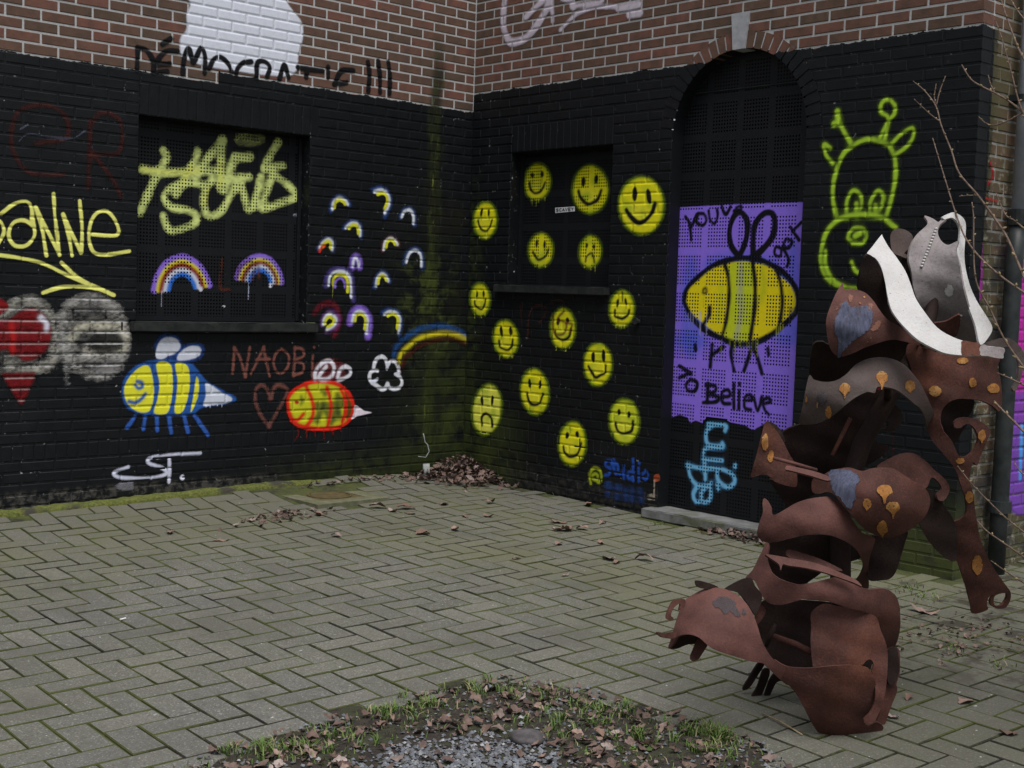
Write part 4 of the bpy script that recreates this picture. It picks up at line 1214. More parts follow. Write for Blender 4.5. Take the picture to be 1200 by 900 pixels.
# faint brown name under the sill, small damage marks
a = Art(W_DOOR)
for st in (Z(545, 320, 4.5, [(295, 170), (300, 260)]), Z(545, 320, 4.5, [(330, 350), (345, 200), (400, 170), (430, 200), (390, 270)]), Z(545, 320, 4.5, [(450, 160), (500, 140), (530, 170)])):
    a.line(st, 1.5, (58, 32, 28), 0.6, 1.6)
a.build('graffiti_lettering', door, 'faint brown scribble under the small window')
# white tag high on the bare brick
zn = lambda p: Z(560, 0, 5.4545, p)
a = Art(W_DOOR)
WT = (150, 142, 152)
for st, r in (([(175, -20), (165, 90), (170, 180), (200, 260), (245, 270), (320, 230), (380, 160), (430, 80), (470, -10)], 5.0), ([(310, 110), (370, 50), (420, 0)], 4.0), ([(480, 135), (475, 60), (450, 0)], 3.2), ([(615, 50), (600, 10), (540, -10)], 3.6), ([(530, 190), (580, 140), (640, 85), (740, 50), (880, 40)], 2.8), ([(600, 40), (760, 20), (800, 0)], 3.0), ([(900, 55), (1030, 30)], 4.5), ([(970, 95), (1040, 85)], 4.5)):
    a.line(zn(st), r, WT, 0.78, 1.4)
a.build('graffiti_lettering', door, 'greyish white looping tag on the bare brick')
# giraffe
zk = lambda p: Z(940, 100, 3.6, p)
GF = (132, 162, 40)
a = Art(W_DOOR)
for st, r in (([(148, 565), (130, 470), (140, 380), (175, 290), (240, 240), (300, 228), (360, 250), (390, 300), (395, 380), (380, 470), (355, 555)], 2.2), ([(205, 240), (180, 200), (155, 150)], 2.4), ([(150, 110), (152, 150), (135, 165)], 3.0), ([(330, 220), (365, 150), (390, 120), (390, 80), (360, 60), (335, 80), (335, 115), (365, 140), (350, 225)], 1.9), ([(380, 245), (420, 205), (465, 180), (470, 215), (440, 260), (390, 295)], 1.8), ([(120, 265), (95, 250), (100, 290), (130, 330)], 1.9),
              ([(190, 560), (190, 490), (215, 445), (245, 460), (252, 500), (235, 550)], 1.8), ([(285, 545), (290, 490), (320, 445), (345, 470), (335, 510), (315, 545)], 1.8), ([(230, 500), (230, 550)], 2.6), ([(310, 510), (312, 550)], 2.6),
              ([(395, 600), (330, 555), (240, 545), (160, 565), (110, 610), (85, 680), (82, 750), (105, 810), (160, 850), (230, 860)], 2.4), ([(100, 700), (100, 760), (130, 820), (180, 850)], 2.0), ([(215, 665), (195, 640), (215, 605), (255, 605), (272, 635), (255, 665), (215, 665)], 1.8), ([(225, 635), (245, 625)], 2.6), ([(210, 745), (225, 780), (255, 795), (290, 790), (330, 770)], 2.0)):
    a.line(zk(st), r + 3.2, (52, 66, 18), 0.45, 3.0)
    a.line(zk(st), r, GF, 0.93, 1.1)
a.build('painted_giraffe', door, 'yellow-green outlined giraffe head')
a = Art(W_DOOR)
a.line([(1030, 455), (1033, 500)], 1.6, (100, 14, 22), 0.7, 1.2); a.line([(1043, 470), (1044, 492)], 1.2, (90, 14, 22), 0.6, 1.2); a.line([(1045, 470), (1047, 520), (1046, 560)], 1.2, (60, 14, 22), 0.5, 1.5)
a.build('paint_drip', door)
# --- door mural on the plate
zi = lambda p: Z(780, 230, 5.294, p)
zj = lambda p: Z(780, 390, 4.286, p)
a = Art(PL_D)
edge = [(797, 243), (850, 240), (900, 238), (943, 237)] + zj([(668, 0), (655, 250), (640, 495), (600, 500), (560, 470), (500, 455), (440, 490), (400, 465), (330, 450), (260, 440), (215, 440), (190, 455), (150, 440), (125, 455), (110, 425), (70, 412), (32, 425)]) + [(787, 470), (792, 350)]
a.fill(edge, (112, 88, 184), 0.98, 1.6, straight=True)
for (x, y, rx, ry) in ((810, 360, 12, 60), (930, 330, 9, 50), (870, 310, 45, 14), (810, 400, 20, 12), (925, 392, 18, 14)):
    a.ell(x, y, rx, ry, (54, 74, 166), 0.6, 9)
a.build('painted_background', p_d, 'purple painted field behind the big bee')
a = Art(PL_D, 1)
BODY = zi([(122, 640), (140, 580), (200, 520), (280, 455), (360, 420), (460, 405), (560, 415), (650, 440), (730, 510), (780, 560), (808, 630), (800, 700), (750, 760), (680, 830), (590, 880), (500, 900), (400, 885), (320, 850), (250, 800), (160, 720)])
a.fill([(870 + (x - 870) * 1.06, 353 + (y - 353) * 1.10) for x, y in BODY], (40, 80, 170), 0.45, 5)
a.fill(BODY, (212, 194, 12), 0.99, 1.2)
a.fill(zi([(390, 430), (540, 420), (545, 560), (540, 700), (510, 890), (370, 880), (395, 720), (400, 560)]), (146, 158, 26), 0.9, 3)
a.line(zi([(600, 450), (610, 560), (590, 640)]), 3.0, (140, 150, 24), 0.7, 4)
a.line(zi([(350, 560), (340, 680), (330, 760)]), 3.0, (150, 160, 24), 0.6, 4)
a.line(zi([(470, 420), (465, 600), (470, 720), (440, 880)]), 2.6, (132, 132, 120), 0.7, 2.5)
OUT = zi([(118, 650), (135, 575), (200, 505), (290, 435), (400, 395), (520, 385), (620, 410), (720, 465), (790, 540), (825, 630), (810, 720), (740, 790), (660, 855), (560, 905), (450, 915), (340, 875), (240, 825), (160, 745), (120, 660)])
a.line(OUT, 3.3, BLACK, 1.0, 1.0)
for st, r in (([(370, 425), (390, 500), (395, 620), (380, 760), (355, 860)], 2.3), ([(540, 400), (555, 520), (555, 680), (535, 830), (525, 895)], 2.6), ([(690, 460), (715, 540), (725, 650), (715, 760), (700, 830)], 2.3), ([(275, 690), (270, 740), (240, 790), (235, 820)], 2.6), ([(450, 370), (405, 300), (400, 200), (430, 120), (470, 100), (505, 150), (505, 250), (475, 340), (450, 375)], 3.0), ([(545, 370), (545, 260), (560, 170), (610, 110), (665, 110), (680, 180), (660, 260), (600, 330), (555, 370)], 3.2)):
    a.line(zi(st), r * 1.2, BLACK, 1.0, 1.0)
a.line(zi([(235, 580), (250, 570), (255, 595), (235, 600), (238, 575)]), 1.6, BLACK, 0.95, 0.9)
a.line(zi([(238, 600), (235, 690)]), 0.5, (60, 56, 10), 0.7, 0.4)
for st in (zj([(335, 65), (330, 110), (345, 190)]), zj([(235, 60), (225, 170)]), zj([(290, 70), (235, 110)]), zj([(440, 60), (395, 190)]), zj([(440, 60), (465, 130), (485, 205)]), zj([(150, 60), (152, 85)]), zj([(515, 80), (518, 110)])):
    a.line(st, 2.5, BLACK, 0.9, 1.3)
a.drips(806, 830, 366, 32, 9, (150, 150, 190), 0.6, 5); a.drips(840, 900, 398, 22, 16, (120, 126, 40), 0.6, 6); a.drips(908, 918, 380, 24, 4, (170, 170, 60), 0.6, 8); a.drips(918, 934, 360, 22, 8, (40, 40, 30), 0.8, 9)
a.build('painted_bee', p_d, 'big yellow bee with black stripes and looped wings on purple')
a = Art(PL_D, 2)
for st, r in (([(125, 125), (150, 170), (162, 270)], 1.9), ([(195, 110), (165, 185)], 1.9), ([(200, 120), (195, 160), (230, 180), (255, 150), (240, 110), (205, 105)], 1.9), ([(270, 90), (280, 150), (310, 165), (325, 120), (322, 80)], 1.9), ([(350, 60), (365, 100), (380, 110), (405, 65)], 1.9), ([(425, 90), (470, 78), (470, 60), (440, 70)], 1.7), ([(720, 320), (685, 315), (680, 360), (715, 370), (725, 320), (765, 390), (755, 435)], 1.9), ([(745, 270), (735, 305), (765, 320), (785, 280), (755, 262)], 1.9), ([(775, 190), (830, 270)], 2.0), ([(845, 160), (785, 220)], 1.8)):
    a.line(zi(st), r, BLACK, 0.97, 0.9)
for st, r in (([(70, 225), (130, 200)], 2.0), ([(70, 165), (110, 190), (130, 205)], 2.2), ([(125, 235), (105, 260), (115, 290), (150, 290), (160, 250), (130, 232)], 2.2), ([(215, 255), (210, 350)], 2.4), ([(205, 260), (250, 265), (250, 295), (215, 305), (265, 320), (255, 345), (190, 350)], 2.2), ([(285, 320), (325, 315), (315, 285), (285, 300), (290, 350), (325, 355)], 2.0), ([(345, 255), (345, 380)], 2.2), ([(372, 290), (370, 380)], 2.2), ([(373, 255), (374, 258)], 2.2), ([(395, 340), (435, 335), (425, 310), (400, 325), (400, 375), (430, 385)], 2.0), ([(445, 325), (465, 390), (485, 320)], 2.0), ([(495, 355), (530, 345), (515, 325), (490, 345), (500, 385), (520, 410)], 2.0)):
    a.line(zj(st), r, BLACK, 0.95, 1.0)
a.build('graffiti_lettering', p_d, "black words you've got to believe around the bee")
a = Art(PL_D)
CY = (128, 200, 246)
strokes = ([(215, 460), (300, 465), (300, 490)], [(230, 470), (205, 500), (215, 560), (285, 570), (285, 555)], [(285, 572), (205, 580), (190, 610)], [(190, 635), (285, 642)], [(195, 640), (200, 720), (200, 735)], [(110, 665), (180, 680), (280, 685), (340, 715), (345, 755), (310, 775), (265, 740), (260, 690)], [(260, 760), (265, 785)], [(115, 665), (125, 720), (160, 765), (215, 770), (228, 800), (220, 840), (190, 850), (180, 810), (195, 785), (230, 755)], [(160, 770), (140, 810), (150, 845), (170, 850)], [(350, 665), (349, 672)])
for st in strokes: a.line(zj(st), 4.0, (40, 90, 130), 0.4, 3.0)
for st in strokes: a.line(zj(st), 2.0, CY, 0.96, 0.9)
a.build('graffiti_lettering', p_d, 'light blue looping tag running down the door')
# sticker with lettering
mb = MB()
cs = [(651, 243.5), (674, 242), (674.3, 247.6), (651.2, 249.8)]
q = [wall_uv(W_DOOR, x, y, REC) for x, y in cs]
mb.add([W_DOOR.pt(s, z, -REC + 0.004) for s, z in reversed(q)] , [(0, 1, 2, 3)])
st = mb.build('sticker', M['sticker'], p_r); st['label'] = 'small white sticker with black capital letters'
class Flat:
    pass
a = Art(PL_R, 4)
zo = lambda p: Z(590, 170, 5.0, p)
LET = {'S': [[(1, .1), (.2, 0), (0, .3), (1, .65), (.8, 1), (0, .9)]], 'C': [[(1, .1), (.3, 0), (0, .5), (.3, 1), (1, .9)]], 'A': [[(0, 1), (.5, 0), (1, 1)], [(.2, .65), (.8, .65)]], 'V': [[(0, 0), (.5, 1), (1, 0)]], 'E': [[(1, 0), (0, 0), (0, 1), (1, 1)], [(0, .5), (.8, .5)]], 'Y': [[(0, 0), (.5, .5), (1, 0)], [(.5, .5), (.5, 1)]]}
mbl = MB()
for i, ch in enumerate('SCAVEY'):
    for poly in LET[ch]:
        pts = []
        for u, v in poly:
            x = 652.5 + i * 3.55 + u * 2.5; y = 244.6 + v * 3.3 - i * 0.25
            s, z = wall_uv(W_DOOR, x, y, REC)
            pts.append(W_DOOR.pt(s, z, -REC + 0.0046))
        mbl.tube(pts, 0.0028, 4, True)
mbl.build('sticker_lettering', M['dark'], p_r)
# graffiti on the return face beyond the corner
a = Art(W_RET)
MAG = (142, 30, 122)
a.fill([(1180, 285), (1225, 270), (1225, 480), (1190, 490), (1179, 470), (1183, 380)], MAG, 0.93, 4)
a.fill([(1172, 470), (1225, 470), (1225, 590), (1185, 600), (1176, 550)], (88, 52, 130), 0.85, 5)
a.line([(1197, 500), (1195, 560)], 3.2, (60, 140, 205), 0.95, 1.2); a.line([(1200, 320), (1190, 312)], 2.2, (190, 180, 30), 0.95, 1.0)
a.fill([(1142, 268), (1150, 272), (1150, 345), (1139, 350)], (104, 34, 100), 0.85, 3)
a.build('graffiti_colour_field', door, 'magenta and purple spray around the corner by the downpipe')
a = Art(W_RET, 1)
a.line([(1146, 232), (1142, 262), (1137, 290)], 1.6, (130, 170, 36), 0.95, 0.9)
a.line([(1160, 190), (1163, 205), (1157, 216)], 1.6, (120, 18, 22), 0.9, 1.0); a.line([(1150, 231), (1168, 236)], 1.3, (120, 26, 26), 0.85, 1.0)
a.build('graffiti_stroke', door, 'green and red spray strokes by the downpipe')

# ------------------------------------------------------------------ ground and paving
mb = MB()
xs = [-60, -25, -12, -8, -6.5] + list(np.linspace(-5.6, 0.6, 63)) + [1.5, 3, 8, 25, 60]
ys = [-60, -25, -12, -9] + list(np.linspace(-8, 0.2, 83)) + [3, 12, 30, 60]
def gsheet(x, y):
    xc, yc = min(max(x, -6.5), 1.5), min(max(y, -8.0), 0.2)
    return gz(xc, yc) - 0.008
vv = [(x, y, gsheet(x, y)) for y in ys for x in xs]
nx = len(xs)
mb.add(vv, [(j * nx + i, j * nx + i + 1, (j + 1) * nx + i + 1, (j + 1) * nx + i) for j in range(len(ys) - 1) for i in range(nx - 1)])
ground = mb.build('ground', M['ground'], smooth=True); ground['kind'] = 'structure'
SOIL_PX = [(120, 960), (200, 915), (268, 884), (330, 866), (400, 848), (430, 835), (475, 826), (520, 810), (560, 801), (600, 800), (650, 806), (690, 812), (720, 832), (770, 842), (830, 850), (872, 866), (905, 900), (960, 960)]
SOIL = [on_ground(x, y)[:2] for x, y in SOIL_PX]
SOIL_A = np.array([p for p in SOIL])
def in_soil(x, y, grow=0.0):
    Q = np.array([[x, y]])
    if inside(Q, SOIL_A)[0]: return True
    return grow > 0 and seg_dist(Q, SOIL_A, True)[0] < grow
WP, TH, OX, OY = 0.11521, -0.04077, -3.835, -1.64737
cth, sth = math.cos(TH), math.sin(TH)
def pave_pt(u, v): return OX + u * cth - v * sth, OY + u * sth + v * cth
MH = on_ground(386, 580.5)                        # manhole
pavers = []
for i in range(-60, 60):
    for j in range(-40, 40):
        bu, bv = WP * (i + 2 * j), WP * (-i + 2 * j)
        for kind in (0, 1):
            # H brick spans 2x1 left of the lattice point, V brick 1x2 to its right
            u, v, rot = (bu, bv + 0.5 * WP, 0) if kind == 0 else (bu + 1.5 * WP, bv + 1.0 * WP, 1)
            x, y = pave_pt(u, v)
            if not (-6.6 < x < 3.0 and -6.9 < y < 0.0): continue
            if x > -0.06 and y > -3.84: continue
            if x > -0.12 and -3.03 < y < -1.76: continue
            if y > -0.075 and x < -1.1: continue
            if in_soil(x, y): continue
            if abs(x - MH[0]) < 0.27 and abs(y - MH[1]) < 0.27: continue
            pavers.append((x, y, rot))
def paver_score(p):
    px, py = to_px((p[0], p[1], gz(p[0], p[1])))
    if not (5 < px < 1195 and 560 < py < 893): return -1
    if 880 < px < 1050 and 700 < py < 850: return 0
    return py
paving = bpy.data.objects.new('paving', None); COL.objects.link(paving); paving['kind'] = 'structure'
paving.location = (-2.5, -2.5, -0.08)
order = sorted(pavers, key=lambda p: -paver_score(p))
def paver_geo(var):
    r = random.Random(var)
    w, l, h, c = WP - 0.0068, 2 * WP - 0.0068, 0.05, 0.0036
    j = lambda: r.uniform(-0.0020, 0.0020)
    top = [(-l / 2 + c + j(), -w / 2 + c + j(), j() * .6), (l / 2 - c + j(), -w / 2 + c + j(), j() * .6), (l / 2 - c + j(), w / 2 - c + j(), j() * .6), (-l / 2 + c + j(), w / 2 - c + j(), j() * .6)]
    mid = [(-l / 2 + j(), -w / 2 + j(), -c), (l / 2 + j(), -w / 2 + j(), -c), (l / 2 + j(), w / 2 + j(), -c), (-l / 2 + j(), w / 2 + j(), -c)]
    bot = [(-l / 2, -w / 2, -h), (l / 2, -w / 2, -h), (l / 2, w / 2, -h), (-l / 2, w / 2, -h)]
    fs = [(0, 1, 2, 3)]
    for i in range(4):
        k = (i + 1) % 4
        fs.append((4 + i, 4 + k, k, i)); fs.append((8 + i, 8 + k, 4 + k, 4 + i))
    return top + mid + bot, fs
EDGE = [0] + [1] * 8
pm = []
for v in range(6):
    vv_, ff = paver_geo(v)
    me = bpy.data.meshes.new('paver'); me.from_pydata(vv_, [], ff); me.update(); me.materials.append(M['paver']); me.materials.append(M['ground']); me.polygons.foreach_set('material_index', EDGE); pm.append(me)
rr = random.Random(3)
mb = MB()
for n_, (x, y, rot) in enumerate(order):
    e = 0.05
    z = gz(x, y) + rr.uniform(-0.0018, 0.0018)
    rx = math.atan2(gz(x, y + e) - gz(x, y - e), 2 * e) + rr.uniform(-.007, .007)
    ry = -math.atan2(gz(x + e, y) - gz(x - e, y), 2 * e) + rr.uniform(-.007, .007)
    mat = Matrix.Translation((x, y, z)) @ Matrix.Rotation(rx, 4, 'X') @ Matrix.Rotation(ry, 4, 'Y') @ Matrix.Rotation(TH + rot * math.pi / 2 + rr.uniform(-.012, .012), 4, 'Z')
    if n_ < 298:
        o = bpy.data.objects.new('paver', pm[rr.randrange(6)])
        o.matrix_world = mat
        COL.objects.link(o); child(o, paving)
    else:
        v_, f_ = paver_geo(rr.randrange(40))
        rv = rr.random(); vw = [tuple(mat @ Vector(q)) for q in v_]
        mb.add(vw, f_, rv)
        mb.fm[-8:] = [1] * 8
o = mb.build('paver_field', [M['paver'], M['ground']], paving); o['kind'] = 'stuff'

# soil bed at the foot of the picture
def soil_z(x, y):
    d = seg_dist(np.array([[x, y]]), SOIL_A, True)[0]
    return gz(x, y) - 0.002 + 0.020 * min(d / 0.25, 1.0) ** 0.7
bmn = MB()
lo, hi = SOIL_A.min(0), SOIL_A.max(0)
gxs, gys = np.arange(lo[0] - .16, hi[0] + .16, 0.022), np.arange(lo[1] - .16, hi[1] + .16, 0.022)
idx = {}
pts = []
for j, y in enumerate(gys):
    for i, x in enumerate(gxs):
        if in_soil(x, y, 0.15):
            ins = in_soil(x, y)
            idx[(i, j)] = len(pts)
            pts.append((x, y, (soil_z(x, y) if ins else gz(x, y) - 0.0045) + rr.uniform(-.002, .002)))
fcs = [(idx[(i, j)], idx[(i + 1, j)], idx[(i + 1, j + 1)], idx[(i, j + 1)]) for j in range(len(gys) - 1) for i in range(len(gxs) - 1) if all(k in idx for k in ((i, j), (i + 1, j), (i + 1, j + 1), (i, j + 1)))]
bmn.add(pts, fcs)
soil = bmn.build('soil', M['soil'], smooth=True); soil['kind'] = 'structure'

def leaf_geo(size, r):
    """a curled dry leaf: lobed outline round a midrib"""
    n = 7
    L, W_ = size, size * r.uniform(0.46, 0.78)
    bend, cup = r.uniform(-1.2, 1.5), r.uniform(0.1, 1.0)
    v, rows = [], []
    for i in range(n):
        t = i / (n - 1)
        w = W_ * math.sin(math.pi * min(1, t * 0.92 + 0.06)) ** 0.75 * (1 + 0.28 * math.sin(i * 2.4 + r.random()))
        x = (t - 0.5) * L
        z0 = bend * (x ** 2) / L * 0.9
        rows.append(len(v))
        tw = r.uniform(-0.2, 0.2)
        for s in (-1, 0, 1):
            v.append((x, s * w / 2 * (1 - 0.15 * cup), z0 + abs(s) * cup * w * 0.28 + s * tw * w * 0.5 + r.uniform(-.04, .04) * size))
    f = []
    for i in range(n - 1):
        a_, b_ = rows[i], rows[i + 1]
        f += [(a_, b_, b_ + 1, a_ + 1), (a_ + 1, b_ + 1, b_ + 2, a_ + 2)]
    zmin = min(p[2] for p in v)
    return [(p[0], p[1], p[2] - zmin) for p in v], f
def scatter_leaf(mb, x, y, z, size, r, tilt=0.35):
    v, f = leaf_geo(size, r)
    m = Matrix.Translation((x, y, z)) @ Matrix.Rotation(r.uniform(0, 6.28), 4, 'Z') @ Matrix.Rotation(r.uniform(-tilt, tilt), 4, 'X') @ Matrix.Rotation(r.uniform(-tilt, tilt), 4, 'Y')
    mb.add([tuple(m @ Vector(q)) for q in v], f, r.random())
# loose leaves that can be told apart on the paving
LEAVES = [(654, 613, 13), (664, 622, 12), (655, 622, 10), (683, 621, 10), (704, 637, 9), (654, 638, 9), (714, 656, 13), (723, 660, 10), (755, 657, 14), (373, 604, 10), (443, 596, 13), (475, 597, 15), (480, 603, 9), (545, 606, 9), (572, 606, 9), (534, 622, 9), (496, 626, 11), (394, 629, 8), (259, 634, 12), (199, 625, 10), (52, 585, 9), (78, 588, 9), (645, 568, 8), (690, 592, 9), (706, 614, 8), (1132, 823, 15), (1181, 861, 14), (1078, 717, 16), (1090, 720, 13), (1066, 820, 10), (663, 675, 8), (605, 656, 8), (575, 590, 10), (520, 592, 9), (1046, 842, 9), (460, 600, 8)]
r = random.Random(21)
for x, y, s in LEAVES:
    P = on_ground(x, y)
    D = (P - CAM) @ _F
    size = s * D / F_PX * 1.7
    m1 = MB(); scatter_leaf(m1, 0, 0, 0, size, r, 0.2)
    o = m1.build('fallen_leaf', M['leaf_pale'], smooth=True)
    zlow = min(v.co.z for v in o.data.vertices)
    o.location = (P[0], P[1], P[2] - zlow + 0.001)
    place = 'behind the sculpture' if x > 1000 else ('in front of the doorstep' if x > 620 else ('between manhole and corner heap' if x > 420 else 'before the mossy kerb'))
    tag(o, 'dry curled brown leaf lying singly on the paving ' + place, 'leaf', 'single dry leaves ' + place)
def pile(cx_px, n, spread, zamp, size, seed, name, label, base=0.0):
    r = random.Random(seed)
    c = on_ground(*cx_px)
    mb = MB()
    for i in range(n):
        u, v = r.gauss(0, 1), r.gauss(0, 1)
        x, y = c[0] + u * spread[0] + v * spread[2], c[1] + v * spread[1] + u * spread[3]
        if x > -0.02 and y > -3.8: x = -0.02 - r.random() * 0.05
        if y > -0.02: y = -0.02 - r.random() * 0.05
        hgt = zamp * math.exp(-0.5 * (u * u + v * v)) * r.random()
        scatter_leaf(mb, x, y, gz(x, y) + 0.003 + hgt, size * r.uniform(0.6, 1.3), r, 0.8)
    o = mb.build(name, M['leaf'], smooth=True)
    tag(o, label, 'leaves', kind='stuff')
    return o
pile((540, 563), 620, (0.17, 0.15, 0, 0), 0.17, 0.05, 1, 'leaf_pile', 'heap of dead brown leaves blown into the wall corner')
pile((330, 608), 70, (0.16, 0.05, 0, 0.02), 0.03, 0.04, 2, 'leaf_litter', 'low drift of dark leaves in front of the manhole')
pile((868, 632), 110, (0.04, 0.17, 0, 0), 0.05, 0.04, 3, 'leaf_litter', 'drift of brown leaves below the doorstep')
pile((1120, 745), 160, (0.22, 0.16, 0, 0), 0.01, 0.022, 6, 'leaf_litter', 'scraps of dark leaf litter on the mossy pavers behind the sculpture')
pile((440, 562), 60, (0.25, 0.03, 0, 0), 0.02, 0.035, 4, 'leaf_litter', 'thin line of leaves along the foot of the wall')
# soil bed litter, gravel and grass
def soil_rand(r, cond=None):
    while True:
        x, y = r.uniform(lo[0], hi[0]), r.uniform(lo[1], hi[1])
        if in_soil(x, y, 0.05):
            px, py = to_px((x, y, soil_z(x, y)))
            if -40 < px < 1240 and py < 935 and (cond is None or cond(px, py, r)): return x, y, soil_z(x, y)
r = random.Random(5)
mb = MB()
for i in range(900):
    x, y, z = soil_rand(r, lambda px, py, q: q.random() < (0.25 if (430 < px < 640 and py > 862) else 1.0))
    scatter_leaf(mb, x, y, z + r.uniform(0, .012), 0.008 + 0.044 * r.random() ** 2.2, r, 0.5)
o = mb.build('leaf_litter', M['leaf'], smooth=True); tag(o, 'dead brown leaves strewn over the soil bed', 'leaves', kind='stuff')
mb = MB()
for i in range(170):
    x, y, z = soil_rand(r, lambda px, py, q: q.random() < (0.4 if (430 < px < 640 and py > 872) else 1.0))
    scatter_leaf(mb, x, y, z + r.uniform(.002, .016), 0.008 + 0.044 * r.random() ** 1.8, r, 0.5)
o = mb.build('leaf_litter', M['leaf_pale'], smooth=True); tag(o, 'paler dry leaves on top of the soil bed', 'leaves', kind='stuff')
def gravel_ok(px, py, q):
    e = ((px - 545) / 130) ** 2 + ((py - 908) / 48) ** 2
    return q.random() < (0.9 * max(0, 1.25 - e) if e < 1.2 else 0.06)
mb = MB()
for i in range(2300):
    x, y, z = soil_rand(r, gravel_ok)
    s = r.uniform(0.004, 0.0105)
    base = [Vector((math.cos(t) * s * r.uniform(.7, 1.2), math.sin(t) * s * r.uniform(.7, 1.2), r.uniform(-.3, .3) * s)) for t in (0, 1.26, 2.51, 3.77, 5.03)]
    base += [Vector((r.uniform(-.3, .3) * s, r.uniform(-.3, .3) * s, s * r.uniform(.5, .95))), Vector((0, 0, -s * .6))]
    mb.add([(x + b.x, y + b.y, z + 0.003 + b.z) for b in base], [(i_, (i_ + 1) % 5, 5) for i_ in range(5)] + [((i_ + 1) % 5, i_, 6) for i_ in range(5)], r.random())
o = mb.build('gravel', M['gravel']); tag(o, 'loose blue-grey gravel chips in the soil bed', 'gravel', kind='stuff')
mb = MB()
def blade(mb, x, y, z, h, r, w=0.0022):
    a_ = r.uniform(0, 6.28); lean = r.uniform(0.3, 1.5) * h
    dx, dy = math.cos(a_), math.sin(a_)
    sx, sy = -dy * w, dx * w
    p1 = (x + dx * lean * .35, y + dy * lean * .35, z + h * .6); p2 = (x + dx * lean, y + dy * lean, z + h * r.uniform(.75, 1))
    mb.add([(x - sx, y - sy, z - .004), (x + sx, y + sy, z - .004), (p1[0] + sx * .8, p1[1] + sy * .8, p1[2]), (p1[0] - sx * .8, p1[1] - sy * .8, p1[2]), p2], [(0, 1, 2, 3), (3, 2, 4)], r.random())
TUFTS = [(470, 838, 60, 20), (455, 836, 30, 14), (500, 828, 45, 18), (560, 812, 50, 24), (600, 820, 30, 24), (690, 838, 50, 22), (655, 850, 40, 30), (700, 855, 40, 30), (760, 870, 60, 26), (820, 862, 60, 22), (840, 866, 90, 14), (300, 885, 50, 18), (360, 880, 50, 22), (330, 892, 40, 20), (400, 870, 30, 22), (730, 835, 30, 14), (830, 885, 50, 22), (270, 880, 20, 8), (620, 815, 30, 20)]
for px, py, n, sp in TUFTS:
    for i in range(int(n * 2.6)):
        if i % 14 == 0: tx, ty = r.gauss(0, sp * .9), r.gauss(0, sp * .28)
        P = on_ground(px + tx + r.gauss(0, 3.2), py + ty + r.gauss(0, 1.3))
        z = soil_z(P[0], P[1]) if in_soil(P[0], P[1]) else gz(P[0], P[1])
        blade(mb, P[0], P[1], z, r.uniform(0.012, 0.040) * (1.5 if px == 840 else 1), r)
for i in range(1500):
    x, y, z = soil_rand(r, lambda px, py, q: not (430 < px < 650 and py > 868)); blade(mb, x, y, z, r.uniform(.006, .022), r, .0018)
for px, py, n, sp in [(1120, 760, 40, 12), (1065, 690, 50, 14), (1085, 700, 40, 16), (950, 580, 20, 20), (770, 615, 30, 10), (1170, 780, 30, 14), (640, 575, 16, 14), (205, 573, 10, 2), (192, 574, 8, 2)]:
    for i in range(n):
        P = on_ground(px + r.gauss(0, sp * .6), py + r.gauss(0, 3))
        blade(mb, P[0], P[1], gz(P[0], P[1]) - .003, r.uniform(.008, .03), r)
o = mb.build('grass', M['grass']); tag(o, 'short green grass tufts around the soil bed and paver joints', 'grass', kind='stuff')
# broad-leaved weeds by the far wall foot and in the bed
mb = MB()
for px, py, n, sz in [(1168, 662, 16, 0.05), (1155, 668, 8, 0.04), (755, 885, 10, 0.03), (690, 890, 10, 0.028), (830, 880, 8, 0.03), (640, 835, 8, 0.022)]:
    P = on_ground(px, py)
    for i in range(n):
        v, f = leaf_geo(sz * r.uniform(.6, 1.2), r)
        m = Matrix.Translation((P[0] + r.gauss(0, sz * .6), P[1] + r.gauss(0, sz * .6), P[2] + r.uniform(.005, sz * 0.9))) @ Matrix.Rotation(r.uniform(0, 6.28), 4, 'Z') @ Matrix.Rotation(r.uniform(-.9, .9), 4, 'X')
        mb.add([tuple(m @ Vector(q)) for q in v], f, r.random() * .7)
o = mb.build('weeds', M['grass'], smooth=True); tag(o, 'small broad-leaved green weeds', 'weeds', kind='stuff')
# one flat stone in the bed
P = on_ground(617, 874)
bm = bmesh.new(); bmesh.ops.create_icosphere(bm, subdivisions=3, radius=1.0)
for v in bm.verts:
    n_ = math.sin(v.co.x * 3.1 + 1) * .08 + math.sin(v.co.y * 4.3) * .07 + math.sin(v.co.z * 5 + v.co.x * 2) * .05
    v.co *= 1 + n_
    v.co = Vector((v.co.x * .066, v.co.y * .05, max(v.co.z, -.4) * .026))
    v.co.rotate(Matrix.Rotation(-0.75, 3, 'Z'))
o = bm_obj(bm, 'stone', M['stone'], smooth=True); o.location = (P[0], P[1], soil_z(P[0], P[1]) + .006)
tag(o, 'flat dark grey stone lying in the gravel of the soil bed', 'stone')
# cigarette end
P = on_ground(144, 726.5)
mb = MB(); mb.tube([(-.014, -.004, 0), (.014, .004, 0)], 0.0038, 8)
o = mb.build('cigarette_butt', M['white_stub']); o.location = (P[0], P[1], P[2] + .0045); tag(o, 'white cigarette end lying on the pavers', 'cigarette')

